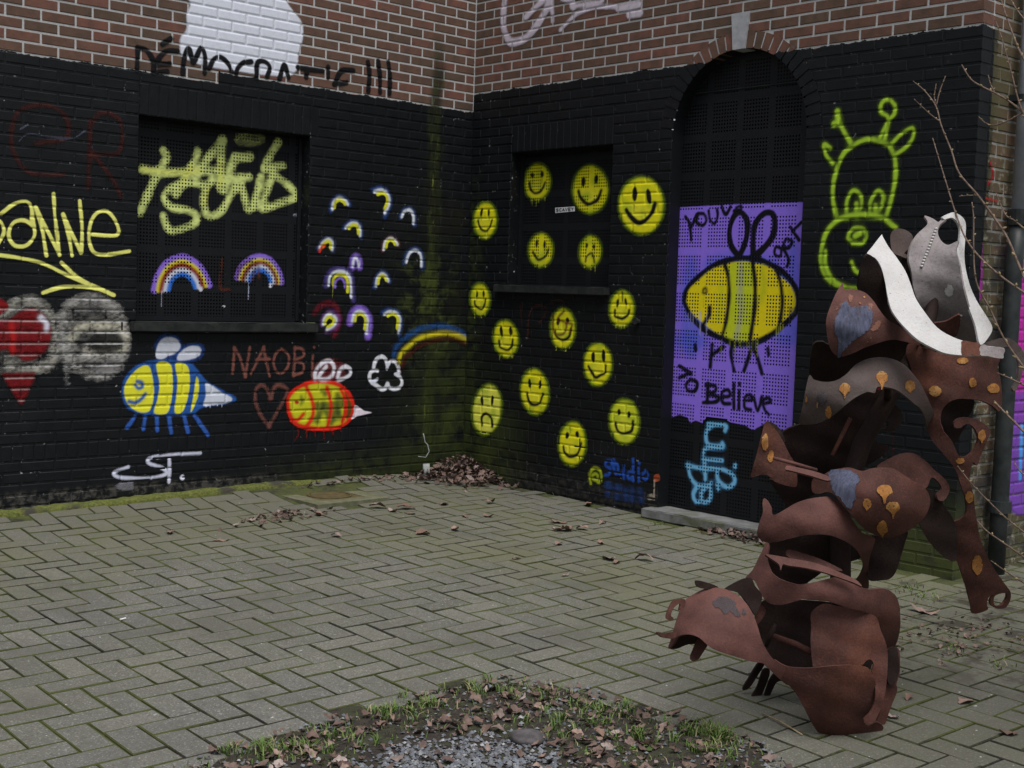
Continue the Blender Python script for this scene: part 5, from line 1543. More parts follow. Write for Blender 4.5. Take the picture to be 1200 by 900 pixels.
# kerb strip with moss along the front wall
bmn = MB()
n_ = 126
prof = [(-0.080, -0.03), (-0.074, 0.014), (-0.055, 0.024), (-0.025, 0.028), (-0.006, 0.030)]
vv = []
rk = random.Random(9)
for i in range(n_ + 1):
    x = -6.5 + (6.5 - 1.22) * i / n_
    t = min(1, (n_ - i) / 8)
    for y, z in prof:
        vv.append((x, y * (0.75 + .25 * t) + rk.uniform(-.006, .006), gz(x, -.1) + z * (0.3 + 0.7 * t) + rk.uniform(-.004, .004)))
m5 = len(prof)
bmn.add(vv, [(i * m5 + j, (i + 1) * m5 + j, (i + 1) * m5 + j + 1, i * m5 + j + 1) for i in range(n_) for j in range(m5 - 1)])
o = bmn.build('kerb', M['moss'], smooth=True); tag(o, 'low kerb covered in bright green moss at the wall foot', 'kerb')
# manhole
mh = empty('manhole_cover', (MH[0], MH[1], gz(MH[0], MH[1])), 'rusty square manhole cover with a round lid set in mossy concrete', 'manhole cover')
mb = MB()
zt = gz(MH[0], MH[1])
for sx, sy, w, d in ((0, -.215, .54, .11), (0, .215, .54, .11), (-.215, 0, .11, .32), (.215, 0, .11, .32)):
    mb.box((MH[0] + sx, MH[1] + sy, zt - .02), w - .002, d - .002, .044)
mb.build('concrete_surround', M['concrete'], mh)
mb = MB(); mb.box((MH[0], MH[1], zt - .018), .318, .318, .036); mb.build('frame', M['iron_rusty'], mh)
mb = MB()
seg = 40
for r0, r1, z0, z1 in ((0.0, 0.118, .004, .004), (0.128, 0.142, .006, .006)):
    ring = [(MH[0] + rr_ * math.cos(6.2832 * i / seg), MH[1] + rr_ * math.sin(6.2832 * i / seg), zt + z0) for rr_ in (max(r0, .001), r1) for i in range(seg)]
    ring += [(p[0], p[1], zt - .001) for p in ring]
    fs = [(i, seg + i, seg + (i + 1) % seg, (i + 1) % seg)[::-1] for i in range(seg)]
    fs += [(seg + i, 3 * seg + i, 3 * seg + (i + 1) % seg, seg + (i + 1) % seg)[::-1] for i in range(seg)]
    fs += [(i, 2 * seg + i, 2 * seg + (i + 1) % seg, (i + 1) % seg) for i in range(seg)]
    mb.add(ring, fs)
mb.build('lid', M['iron_rusty'], mh)
# pipe stub with curled wire in the corner
sb = on_plane(500, 545, 1, -0.10)
stub = empty('pipe_stub', (sb[0], sb[1], gz(sb[0], sb[1])), 'short broken grey pipe stub with a curled wire beside the leaf heap', 'pipe')
g0 = gz(sb[0], sb[1])
mb = MB(); mb.tube([(sb[0], sb[1], g0), (sb[0], sb[1], g0 + .045), (sb[0] - .004, sb[1], g0 + .10)], [.026, .026, .023], 14); mb.build('pipe', M['pvc'], stub, True)
mb = MB()
wp = [at_depth(x, y, (sb - CAM) @ _F) for x, y in [(490, 535), (499, 536), (503, 529), (501, 521), (498, 518), (497, 512), (496, 508)]]
mb.tube(wp, .004, 6); mb.build('wire', M['pvc'], stub, True)
# small pipe cap in the door wall
s, z = wall_uv(W_DOOR, 748, 377)
mb = MB(); mb.tube([W_DOOR.pt(s, z, 0), W_DOOR.pt(s, z, .028)], .017, 14); mb.tube([W_DOOR.pt(s, z + .004, .02), W_DOOR.pt(s, z + .004, .034)], .022, 14)
o = mb.build('vent_cap', M['sill'], door)

# ------------------------------------------------------------------ downpipe on the return face
dp = empty('downpipe', (0.30, -END_S - 0.07, -0.03), 'downpipe beside the magenta graffiti, grey above and black cast iron below', 'downpipe')
mb = MB(); mb.tube([(0.345, -END_S - .065, 1.78), (0.345, -END_S - .065, 3.7)], .038, 18); mb.build('upper_pipe', M['pipe_grey'], dp, True)
mb = MB(); mb.tube([(0.31, -END_S - .072, -.06), (0.31, -END_S - .072, .30), (0.31, -END_S - .072, 1.55), (0.345, -END_S - .066, 1.78)], [.044, .044, .044, .042], 18); mb.build('lower_pipe', M['cast_iron'], dp, True)
for z0, z1, rr_ in ((.27, .33, .061), (1.74, 1.82, .058)):
    mb = MB(); mb.tube([(0.31 if z0 < 1 else .345, -END_S - .070, z0), (0.31 if z0 < 1 else .345, -END_S - .070, z1)], rr_, 18)
    mb.build('pipe_collar', M['cast_iron'], dp)
mb = MB(); mb.tube([(0.345, -END_S - .065, 2.36), (0.345, -END_S - .065, 2.395)], .050, 18); mb.box((0.345, -END_S - .02, 2.378), .10, .05, .03)
mb.build('pipe_bracket', M['cast_iron'], dp)

# ------------------------------------------------------------------ sculpture
SB0 = on_ground(985, 861)
D0 = float((SB0 - CAM) @ _F)
sc = empty('steel_sculpture', (SB0[0] + 0.1, SB0[1] + 0.1, SB0[2]), 'tall rusty sculpture of bent and cut steel sheets standing on the paving', 'sculpture')
PXM = F_PX / D0
class Sheet:
    """d: depth behind the base plane in metres, with slopes ax (to the right), ay (upwards) and curvatures about (xc,yc) px"""
    def __init__(self, d, xc, yc, ax=0.0, ay=0.0, kx=0.0, ky=0.0, kxy=0.0):
        self.p = (d, xc, yc, ax, ay, kx, ky, kxy)
    def depth(self, x, y):
        d, xc, yc, ax, ay, kx, ky, kxy = self.p
        u, v = (x - xc) / PXM, (yc - y) / PXM
        dent = 0.0035 * math.sin(x * .13 + y * .06 + xc) + 0.0030 * math.sin(y * .19 - x * .07 + yc) + 0.0012 * math.sin(x * .41 + y * .37)
        return D0 + d + ax * u + ay * v + kx * u * u + ky * v * v + kxy * u * v + dent
    def pt(self, x, y, lift=0.0):
        return at_depth(x, y, self.depth(x, y) - lift)
def cut_mesh(outline, holes, step_px, closed_smooth):
    A = smooth_line(outline, 4, True) if closed_smooth else np.array([p[:2] for p in outline], float)
    verts = [Vector((float(p[0]), float(p[1]))) for p in A]
    n = len(verts)
    faces = [list(range(n))]
    edges = []
    hol = []
    for h in holes:
        B = smooth_line(h, 3, True); b = len(verts)
        verts += [Vector((float(p[0]), float(p[1]))) for p in B]
        edges += [(b + i, b + (i + 1) % len(B)) for i in range(len(B))]
        hol.append(B)
    lo_, hi_ = A.min(0), A.max(0)
    gx, gy = np.meshgrid(np.arange(lo_[0], hi_[0], step_px), np.arange(lo_[1], hi_[1], step_px))
    Q = np.stack([gx.ravel(), gy.ravel()], 1) + NR.uniform(-.3, .3, (gx.size, 2))
    ok = inside(Q, A) & (seg_dist(Q, A, True) > step_px * .45)
    for B in hol: ok &= ~inside(Q, B) & (seg_dist(Q, B, True) > step_px * .4)
    verts += [Vector((float(p[0]), float(p[1]))) for p in Q[ok]]
    vo, eo, fo, _, _, _ = delaunay_2d_cdt(verts, edges, faces, 1, 1e-5)
    fo = [f for f in fo if len(f) == 3]
    if hol:
        cen = np.array([np.mean([[vo[i].x, vo[i].y] for i in f], axis=0) for f in fo])
        bad = np.zeros(len(fo), bool)
        for B in hol: bad |= inside(cen, B)
        fo = [f for f, b in zip(fo, bad) if not b]
    return vo, fo
def sheet(name, outline, sh, mat, holes=(), thick=0.008, step=7.0, smooth_out=True, rag=0.5, parent=None, label=None):
    out2 = [(p[0] + NR.uniform(-rag, rag) * .5, p[1] + NR.uniform(-rag, rag) * .5) for p in outline]
    vo, fo = cut_mesh(out2, holes, step, smooth_out)
    bm = bmesh.new()
    bv = [bm.verts.new(sh.pt(v.x, v.y)) for v in vo]
    for f in fo:
        try: bm.faces.new([bv[i] for i in f])
        except ValueError: pass
    bmesh.ops.delete(bm, geom=[v for v in bm.verts if not v.link_faces], context='VERTS')
    bmesh.ops.recalc_face_normals(bm, faces=bm.faces)
    cw = Vector(CAM)
    if sum((f.normal.dot(cw - f.calc_center_median()) > 0) for f in bm.faces) < len(bm.faces) / 2:
        bmesh.ops.reverse_faces(bm, faces=bm.faces)
    bmesh.ops.solidify(bm, geom=bm.faces[:], thickness=thick)
    bm.normal_update()
    for f in bm.faces: f.smooth = True
    for e in bm.edges:
        if e.calc_face_angle(0) > 0.9: e.smooth = False
    me = bpy.data.meshes.new(name); bm.to_mesh(me); bm.free(); me.materials.append(M[mat])
    o = bpy.data.objects.new(name, me); COL.objects.link(o); child(o, parent or sc)
    if label: o['label'] = label
    return o
def mark(name, outline, sh, mat, lift=0.0035, parent=None, step=4.0):
    if len(outline) > 5 and mat != 'orange': outline = [(x + NR.uniform(-1.1, 1.1), y + NR.uniform(-1.1, 1.1)) for x, y in smooth_line(outline, 3, True)]
    cx_, cy_ = np.mean([p[0] for p in outline]), np.mean([p[1] for p in outline])
    outline = [(cx_ + (p[0] - cx_) * 1.10, cy_ + (p[1] - cy_) * 1.10) for p in outline]
    vo, fo = cut_mesh(outline, (), step, True)
    rim = smooth_line(outline, 4, True)
    me = bpy.data.meshes.new(name)
    me.from_pydata([tuple(sh.pt(v.x, v.y, lift)) for v in vo], [], [tuple(f) for f in fo]); me.update(); me.materials.append(M[mat])
    me.polygons.foreach_set('use_smooth', [True] * len(me.polygons))
    dr = seg_dist(np.array([[v.x, v.y] for v in vo]), rim, True)
    fd = me.attributes.new('fade', 'FLOAT', 'POINT')
    fd.data.foreach_set('value', np.clip(dr / (step * 0.75), 0, 1).astype(np.float32))
    o = bpy.data.objects.new(name, me); COL.objects.link(o); child(o, parent)
    return o
def spot(x, y, rx, ry, sh, parent, drip=0.0, mat='orange'):
    pts = []
    for i in range(14):
        t = 6.2832 * i / 14
        k = 1 + random.uniform(-.07, .07)
        px, py = x + rx * k * math.cos(t), y + ry * k * math.sin(t)
        if drip and 2 <= i <= 5: py += drip * max(0, math.sin(t)) ** 6; px = x + (px - x) * .55
        pts.append((px, py))
    mark('paint_spot', pts, sh, mat, parent=parent, step=1.8)
def bar(pts_px, depths, rad, name='bar', mat='rust'):
    mb = MB(); mb.tube([at_depth(x, y, D0 + d) for (x, y), d in zip(pts_px, depths)], rad, 8)
    return mb.build(name, M[mat], sc, True)
z1 = lambda p: Z(940, 230, 4.5, p)
z2 = lambda p: Z(870, 380, 6.0, p)
z3 = lambda p: Z(1000, 380, 6.0, p)
z4 = lambda p: Z(870, 490, 6.0, p)
z5 = lambda p: Z(1000, 490, 3.6, p)
z6 = lambda p: Z(770, 580, 6.0, p)
z7 = lambda p: Z(870, 580, 6.0, p)
z8 = lambda p: Z(770, 680, 4.0, p)
# --- top: pale horn and blade
s_horn = Sheet(0.12, 1100, 315, -0.35, 0.0, -4.0, 2.6)
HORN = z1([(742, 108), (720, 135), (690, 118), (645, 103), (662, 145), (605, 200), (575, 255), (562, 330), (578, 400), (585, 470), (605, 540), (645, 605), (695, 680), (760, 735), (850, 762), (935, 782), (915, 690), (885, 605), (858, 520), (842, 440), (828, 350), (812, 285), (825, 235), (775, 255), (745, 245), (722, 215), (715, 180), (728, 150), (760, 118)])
o_horn = sheet('horn', HORN, s_horn, 'zinc_dim', label='concave horn of pale weathered steel, shade painted into its grey', rag=0.2)
s_band = Sheet(0.115, 1126, 330, 0.55, 0.45, 0.6, 0.0)
sheet('horn_band', z1([(740, 108), (770, 92), (800, 85), (840, 105), (862, 140), (862, 210), (856, 300), (862, 380), (885, 470), (920, 550), (965, 620), (1003, 690), (985, 740), (940, 782), (915, 685), (885, 600), (858, 515), (842, 435), (830, 350), (816, 285), (828, 235), (833, 180), (822, 140), (795, 114), (770, 116), (752, 122)]), s_band, 'zinc', rag=0.2, label='bright off-white band forming a ring at the horn tip')
mb = MB()
for i in range(14):
    t = i / 13
    p = s_horn.pt(1097 - 17 * t, 268 + 44 * t, .004)
    mb.tube([p - _R * .004, p + _R * .004], .0045, 6)
mb.build('weld_seam', M['zinc'], sc, True)
mb = MB()
for i in range(8):
    t = i / 7
    p = s_horn.pt(1126 - 7 * t, 370 + 25 * t, .004)
    mb.tube([p - _R * .004, p + _R * .004], .004, 6)
mb.build('weld_seam', M['zinc'], sc, True)
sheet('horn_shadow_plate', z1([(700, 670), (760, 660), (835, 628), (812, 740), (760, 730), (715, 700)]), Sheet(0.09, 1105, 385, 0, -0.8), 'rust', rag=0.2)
spot(1112.5, 341, 4.8, 6.2, s_horn, o_horn, mat='zinc')
s_cyl = Sheet(0.24, 1055, 285, 0.0, 0.3, 6.0, 0.0)
sheet('rolled_plate', z1([(465, 205), (490, 175), (520, 170), (560, 185), (585, 215), (575, 265), (560, 325), (520, 315), (475, 290)]), s_cyl, 'rust_grey', rag=0.2)
sheet('support_plate', z1([(540, 300), (600, 310), (640, 600), (700, 700), (640, 700), (560, 560), (520, 400)]), Sheet(0.26, 1065, 340, 0, -0.3), 'rust_shade', rag=0.2)
s_blade = Sheet(-0.06, 1080, 350, 0.15, 0.75, 1.0, 0.6)
o_blade = sheet('blade', z1([(418, 204), (424, 210), (455, 265), (500, 325), (545, 395), (575, 470), (600, 540), (650, 615), (710, 690), (780, 735), (860, 765), (950, 785), (1060, 800), (1058, 822), (1053, 850), (950, 838), (850, 838), (760, 828), (690, 800), (610, 755), (550, 700), (505, 650), (470, 595), (450, 520), (435, 440), (415, 370), (385, 325), (342, 305), (370, 265)]), s_blade, 'zinc', rag=0.15, label='curved white blade of pale steel sweeping down from the top')
mark('rust_patch', z1([(850, 768), (900, 775), (940, 786), (938, 832), (890, 834), (850, 832)]), s_blade, 'rust', parent=o_blade)
mark('weathered_end', z1([(945, 789), (1000, 796), (1056, 802), (1052, 846), (1000, 841), (945, 836)]), s_blade, 'zinc_dim', parent=o_blade)
sheet('inner_shade_plate', z1([(345, 308), (385, 330), (420, 390), (440, 470), (458, 540), (490, 610), (530, 665), (560, 720), (480, 690), (420, 620), (360, 545), (300, 495), (303, 430), (318, 360)]), Sheet(0.02, 1030, 340, 0.6, -0.5), 'rust_shade', rag=0.2)  # shade of the hollow behind the blade, given as a near-black sheet
s_heart = Sheet(-0.10, 1005, 372, 0.1, 0.30, 3.6, 5.0)
o_heart = sheet('heart_blade', z1([(215, 455), (222, 490), (262, 486), (300, 495), (335, 510), (375, 550), (410, 600), (450, 650), (520, 690), (600, 735), (680, 790), (690, 825), (620, 790), (560, 770), (480, 757), (400, 775), (330, 800), (260, 830), (205, 846), (165, 830), (140, 780), (127, 690), (128, 640), (150, 575), (180, 510)]), s_heart, 'rust_red', label='brown leaf-shaped sheet with a scraped blue heart')
mark('blue_heart', z1([(240, 555), (268, 592), (330, 575), (365, 610), (368, 660), (340, 710), (290, 750), (235, 800), (210, 838), (180, 830), (190, 770), (175, 690), (185, 620), (215, 570)]), s_heart, 'blue_steel', parent=o_heart)
for q in ([(345, 565), (380, 560), (375, 600), (350, 610)], [(400, 650), (420, 670), (400, 705), (345, 720), (370, 680)], [(240, 510), (275, 530), (262, 580), (240, 545)], [(160, 610), (215, 545), (225, 560), (160, 625)], [(315, 790), (375, 720), (385, 735), (335, 790)]):
    mark('scrape', z1(q), s_heart, 'scar', parent=o_heart)
spot(1013, 348, 1.5, 1.5, s_heart, o_heart); spot(1008, 355, 1.6, 1.6, s_heart, o_heart)
# --- shoulder
s_in = Sheet(0.16, 985, 425, 0.25, -0.75, 0.6, 0.0)
sheet('inner_shade_plate', z2([(500, 140), (560, 122), (600, 140), (660, 150), (780, 140), (900, 110), (1040, 90), (1240, 110), (1300, 260), (1320, 500), (1200, 520), (1150, 350), (1000, 240), (880, 260), (800, 330), (660, 400), (580, 410), (480, 380), (478, 250)]), s_in, 'rust_shade')  # interior shadow put in as a near-black panel
s_hel = Sheet(0.02, 1125, 440, 0.15, 0.05, 4.0, 0.6)
LEG = z3([(400, 130), (520, 175), (620, 200), (780, 210), (900, 212), (1030, 235), (1008, 300), (1030, 350), (1045, 460), (1047, 560), (1025, 612), (980, 575), (900, 535), (820, 525), (740, 522), (680, 545), (635, 590), (612, 640), (615, 700), (640, 760), (690, 815)]) + \
      z5([(445, 158), (480, 160), (515, 125), (528, 85), (515, 48), (490, 25), (470, 28), (452, 42), (430, 40), (424, 20), (445, 0), (490, -2), (540, 15), (578, 55), (562, 100), (540, 155), (522, 200), (508, 186), (492, 225), (490, 262), (505, 310), (512, 370), (520, 430), (535, 500), (555, 560), (590, 630), (640, 700), (663, 735), (660, 772), (640, 800), (605, 803), (583, 790), (578, 768), (590, 745), (570, 760), (563, 785), (566, 810), (505, 826), (495, 790), (480, 730), (465, 680), (440, 610), (400, 570), (350, 520), (300, 470), (285, 455), (300, 400), (315, 385), (350, 420), (400, 437), (440, 432), (470, 410), (478, 380), (470, 330), (450, 270), (430, 215), (380, 150), (345, 110), (325, 80)]) + \
      z3([(520, 720), (490, 600), (470, 500), (430, 420), (400, 300), (370, 200)])
o_hel = sheet('hooked_leg', LEG, s_hel, 'rust', holes=[z5([(600, 748), (640, 738), (648, 755), (628, 788), (600, 792), (592, 772)])], step=6.0, label='brown outer sheet with a hook and a long leg ending in a curl')
for (x, y, rx, ry, d) in ((770, 255, 42, 24, 0), (840, 410, 28, 35, 0), (985, 450, 44, 36, 0), (575, 470, 42, 40, 0), (905, 785, 30, 44, 22)):
    p = z3([(x, y)])[0]; spot(p[0], p[1], rx / 6, ry / 6, s_hel, o_hel, d / 6)
for (x, y, rx, ry) in ((452, 180, 20, 14), (490, 333, 17, 26), (407, 498, 20, 21), (525, 618, 22, 40)):
    p = z5([(x, y)])[0]; spot(p[0], p[1], rx / 3.6, ry / 3.6, s_hel, o_hel)
sheet('hook_shade_plate', z3([(620, 590), (700, 530), (845, 530), (830, 620), (790, 660), (720, 680), (800, 700), (760, 760), (700, 850), (640, 780), (600, 690)]), Sheet(0.14, 1118, 490, 0.3, -0.2), 'rust_shade')  # dark sheet fills the hook's hole, its shade put into the colour
sheet('side_curl', z3([(1060, 95), (1110, 105), (1160, 140), (1195, 190), (1203, 260), (1185, 360), (1155, 450), (1128, 467), (1118, 440), (1148, 400), (1163, 330), (1158, 250), (1130, 190), (1080, 160), (1040, 165), (900, 160), (860, 150), (950, 120)]), Sheet(0.10, 1180, 420, 0.5, 0.2, 2.0), 'rust_grey', rag=0.2)
s_arch = Sheet(-0.09, 1010, 455, -0.05, 0.35, 2.3, 6.0)
ARCH = z2([(470, 360), (500, 388), (580, 405), (660, 395), (730, 350), (790, 290), (860, 250), (960, 232), (1060, 245), (1140, 285), (1200, 345)]) + z3([(470, 410), (510, 490), (545, 570), (575, 650), (580, 705), (550, 775), (520, 740), (505, 660), (470, 590), (430, 560), (370, 510), (310, 465), (250, 445), (180, 440)]) + z2([(940, 455), (930, 485), (880, 475), (800, 510), (720, 570), (640, 640), (580, 675), (500, 700), (400, 698), (415, 610), (440, 480)])
o_arch = sheet('arched_band', ARCH, s_arch, 'rust_grey', label='grey-brown arched band with orange paint spots')
for (x, y, rx, ry, d) in ((982, 372, 40, 42, 60), (720, 450, 40, 36, 40), (605, 620, 24, 44, 0), (525, 575, 8, 38, 0), (450, 530, 11, 32, 0), (1180, 435, 36, 40, 36)):
    p = z2([(x, y)])[0]; spot(p[0], p[1], rx / 6, ry / 6, s_arch, o_arch, d / 6)
mark('scorch', z2([(530, 470), (565, 455), (592, 490), (595, 540), (570, 580), (535, 560), (522, 510)]), s_arch, 'slate_steel', parent=o_arch)
# --- middle
s_mid = Sheet(0.22, 980, 510, 0.2, -0.3, 1.2, 0.5)
MID = z2([(270, 775), (400, 705), (520, 700), (640, 640), (800, 515), (940, 460), (1010, 500), (1080, 570), (1125, 640), (1105, 720), (1050, 755), (990, 745), (1020, 715), (1010, 682), (965, 680), (922, 720), (920, 790), (955, 835), (1030, 858)]) + z4([(1000, 250), (920, 310), (800, 362), (700, 380), (480, 400), (340, 340), (290, 220)])
sheet('scroll_plate', MID, s_mid, 'rust_shade', label='dark inner sheet cut in a scroll')
s_flap = Sheet(-0.02, 907, 535, 0.15, 0.0, 5.0, 0.3)
o_flap = sheet('side_flap', z4([(160, 32), (192, 36), (240, 90), (290, 170), (330, 250), (365, 310), (383, 390), (380, 480), (320, 475), (260, 460), (220, 440), (180, 405), (130, 398), (60, 415), (75, 340), (110, 220), (140, 100)]), s_flap, 'rust')
for (x, y, rx, ry, d) in ((160, 168, 25, 58, 0), (200, 270, 24, 46, 20)):
    p = z4([(x, y)])[0]; spot(p[0], p[1], rx / 6, ry / 6, s_flap, o_flap, d / 6)
sheet('inner_flap', z4([(165, 34), (208, 30), (250, 62), (280, 104), (300, 160), (270, 170), (225, 90)]), Sheet(0.08, 905, 505, -0.3, 0), 'rust_shade', rag=0.2)
sheet('under_plate', z4([(190, 430), (320, 470), (385, 470), (400, 380), (480, 400), (520, 520), (440, 570), (320, 640), (290, 590), (230, 500)]), Sheet(0.14, 930, 570, 0, -0.5), 'rust_shade')
sheet('bar', z4([(308, 335), (350, 338), (500, 372), (607, 412), (600, 440), (480, 405), (340, 368), (304, 360)]), Sheet(-0.13, 945, 555, -0.1, 0.6), 'rust_red', rag=0.1)
bar(z4([(215, 280), (360, 318), (520, 365)]), (-.09, -.10, -.06), .006, mat='rust_red')
bar(z4([(760, 0), (700, 120), (632, 262)]), (.04, .03, .02), .007)
s_body = Sheet(-0.12, 1025, 582, 0.05, 0.10, 3.4, 6.0)
o_body = sheet('bulging_plate', z4([(485, 460), (500, 425), (560, 402), (620, 370), (700, 350), (760, 348), (840, 370), (900, 355), (980, 345), (1060, 355), (1120, 390), (1200, 440), (1290, 500), (1320, 570), (1310, 640), (1270, 710), (1200, 770), (1120, 815), (1040, 838), (960, 830), (880, 795), (820, 745), (740, 650), (650, 545), (600, 520), (540, 532), (495, 520)]), s_body, 'rust', label='bulging brown plate with four orange paint drips and a blue scrape')
for (x, y, rx, ry, d) in ((1000, 508, 54, 40, 60), (878, 605, 31, 42, 12), (1060, 628, 48, 42, 40), (985, 775, 38, 52, 14)):
    p = z4([(x, y)])[0]; spot(p[0], p[1], rx / 6, ry / 6, s_body, o_body, d / 6)
mark('blue_scrape', z4([(612, 378), (700, 362), (760, 378), (822, 425), (800, 500), (795, 560), (760, 630), (720, 610), (655, 535), (625, 470)]), s_body, 'blue_steel', parent=o_body)
sheet('hook_plate', z5([(100, 215), (150, 170), (210, 148), (260, 150), (310, 185), (340, 215), (375, 245), (402, 280), (405, 310), (385, 345), (360, 345), (355, 320), (372, 300), (362, 275), (330, 250), (300, 300), (200, 300)]), Sheet(0.06, 1060, 560, 0.2, 0.3, 1.0), 'rust')
sheet('back_plate', z5([(290, 300), (350, 320), (385, 370), (425, 435), (440, 500), (430, 605), (360, 565), (300, 490), (270, 400)]), Sheet(0.12, 1100, 610, 0.2, -0.3), 'rust_shade')
# --- waist
s_w = Sheet(-0.09, 955, 608, 0.1, 0.20, 2.4, 7.0)
sheet('waist_band', z7([(150, 25), (175, 35), (200, 80), (205, 135), (240, 135), (300, 100), (370, 60), (450, 30), (540, 15), (620, 15), (680, 60), (740, 130), (800, 210), (850, 270), (930, 300), (920, 360), (900, 430), (885, 520), (888, 655), (840, 650), (800, 620), (830, 570), (850, 520), (850, 480), (820, 410), (760, 350), (680, 305), (600, 280), (520, 275), (430, 285), (340, 305), (250, 328), (180, 335), (130, 315), (103, 270), (120, 190), (145, 120), (140, 60)]), s_w, 'rust_red', label='smooth brown band curving round the waist')
sheet('dark_cylinder', z7([(880, 300), (1040, 290), (1158, 255), (1145, 330), (1110, 450), (1080, 540), (1040, 590), (980, 600), (885, 595), (880, 480)]), Sheet(0.16, 1035, 650, 0.1, -0.2, 4.0), 'rust_shade')
sheet('inner_shade_plate', z7([(180, 345), (430, 280), (680, 300), (800, 380), (830, 440), (760, 470), (690, 500), (600, 520), (480, 600), (400, 640), (230, 570), (180, 450)]), Sheet(0.20, 950, 660, 0, -0.3), 'rust_shade')  # dark sheet added to fill the gap with interior shade
sheet('bar', z7([(165, 418), (220, 423), (340, 445), (480, 470), (600, 508), (700, 550), (800, 598), (840, 642), (780, 615), (680, 580), (560, 540), (440, 512), (330, 497), (285, 488), (270, 530), (255, 485), (190, 440)]), Sheet(-0.11, 950, 665, 0.1, 0.6), 'rust_red', rag=0.1)
sheet('bar', z7([(320, 385), (430, 410), (560, 455), (700, 525), (660, 530), (540, 490), (330, 440)]), Sheet(-0.02, 950, 655, 0.1, 0.5), 'rust', rag=0.1)
# --- skirt
s_sk = Sheet(-0.10, 970, 688, -0.02, 0.15, 2.0, 5.5)
SKIRT = z7([(165, 340), (190, 350), (175, 430), (190, 500), (215, 555), (280, 600), (380, 628), (470, 620), (560, 600), (640, 580), (700, 580), (760, 605), (830, 650), (900, 665), (1000, 660), (1060, 690), (1090, 730), (1108, 800)]) + z8([(1138, 150), (1140, 220), (1120, 300), (1085, 340), (1070, 300), (1050, 230), (1025, 170), (960, 145), (880, 125), (800, 100), (700, 92)]) + z7([(520, 740), (430, 735), (350, 755), (270, 772), (190, 760), (140, 715), (110, 650), (80, 600), (20, 585), (70, 530), (110, 450), (140, 390)])
sheet('skirt_band', SKIRT, s_sk, 'rust_red', label='reddish band around the lower part')
sheet('inner_shade_plate', z8([(480, 110), (640, 90), (850, 110), (980, 150), (1000, 420), (720, 430), (600, 420), (520, 360), (480, 290)]), Sheet(0.24, 960, 745, 0, 0.0), 'rust_shade')  # added back sheet, coloured dark for the shaded inside
s_wing = Sheet(-0.20, 835, 730, -0.25, 0.60, 3.2, 4.0)
o_wing = sheet('wing_plate', z8([(52, 320), (70, 260), (95, 170), (130, 95), (180, 60), (240, 35), (310, 38), (370, 65), (420, 110), (455, 170), (475, 230), (490, 280), (515, 330), (550, 375), (600, 408), (630, 440), (620, 490), (590, 475), (540, 430), (500, 392), (450, 382), (380, 362), (310, 340), (250, 315), (200, 270), (150, 253), (100, 262), (75, 300)]), s_wing, 'rust_red', label='broad rounded red-brown plate reaching out over the pavers')
mark('scorch', z8([(262, 95), (310, 78), (365, 95), (375, 130), (395, 160), (370, 176), (345, 150), (320, 162), (300, 140), (275, 132)]), s_wing, 'slate_steel', parent=o_wing, step=3.2)
mark('scorch', z8([(392, 120), (415, 130), (425, 155), (408, 172), (396, 160), (400, 140)]), s_wing, 'slate_steel', parent=o_wing)
sheet('wing_underside', z8([(55, 316), (80, 285), (110, 262), (160, 256), (205, 278), (230, 300), (150, 300), (90, 322)]), Sheet(-0.10, 800, 750, -0.2, -1.2), 'rust_shade', rag=0.1)
sheet('side_plate', z6([(480, 660), (600, 592), (660, 585), (690, 640), (740, 710), (715, 800), (690, 840), (640, 770), (570, 690)]), Sheet(-0.02, 875, 690, 0.3, 0.2), 'rust_shade')
sheet('small_plate', z6([(690, 830), (720, 765), (765, 810), (740, 870), (700, 910)]), Sheet(0.02, 890, 720), 'rust', rag=0.1)
def spike(pts, d, mat='rust'): return sheet('spike', pts, Sheet(d, pts[0][0], pts[0][1], 0.3, 0.2, 1.0), mat, rag=0.1, step=5)
spike(z6([(270, 610), (300, 604), (400, 632), (430, 655), (350, 660), (290, 650)]), -0.10, 'rust_shade')
spike(z8([(130, 90), (85, 92), (60, 120), (42, 165), (50, 185), (75, 188), (76, 176), (65, 165), (75, 135), (95, 115), (110, 112), (106, 140), (128, 130)]), -0.22)
spike(z8([(0, 242), (40, 248), (90, 240), (80, 272), (20, 264)]), -0.18)
spike(z8([(195, 270), (240, 290), (212, 345), (187, 375), (155, 370), (170, 325)]), -0.12)
sg = (on_ground(872, 810) - CAM) @ _F - D0
sheet('leg_shard', z8([(480, 385), (505, 390), (470, 450), (432, 505), (400, 512), (430, 460)]), Sheet(sg - .04, 880, 800, 0.2, -0.3), 'rust_shade', rag=0.1, step=5)
sheet('leg_shard', z8([(500, 420), (530, 430), (495, 530), (466, 580), (438, 562), (470, 500)]), Sheet(sg - .05, 885, 815, 0.2, -0.2), 'rust_shade', rag=0.1, step=5)
sheet('leg_shard', z8([(560, 430), (600, 470), (560, 480), (520, 560), (500, 565), (520, 490)]), Sheet(sg - .05, 890, 815, 0.2, -0.2), 'rust_shade', rag=0.1, step=5)
s_drum = Sheet(0.0, 975, 861, 0.03, -0.95, 2.2, 1.9)
sheet('drum_plate', z8([(540, 372), (600, 402), (700, 412), (800, 405), (900, 398), (980, 405), (1010, 440), (1025, 490), (1022, 560), (1010, 600), (985, 640), (966, 660), (990, 682), (1030, 665), (1062, 690), (1040, 715), (960, 728), (850, 725), (770, 720), (730, 680), (690, 600), (650, 530), (610, 485), (585, 470)]), s_drum, 'rust', label='rounded foot plate, the part that stands on the pavers')
s_swirl = Sheet(0.10, 990, 770, 0.15, 0.10, -1.4, 0.3)
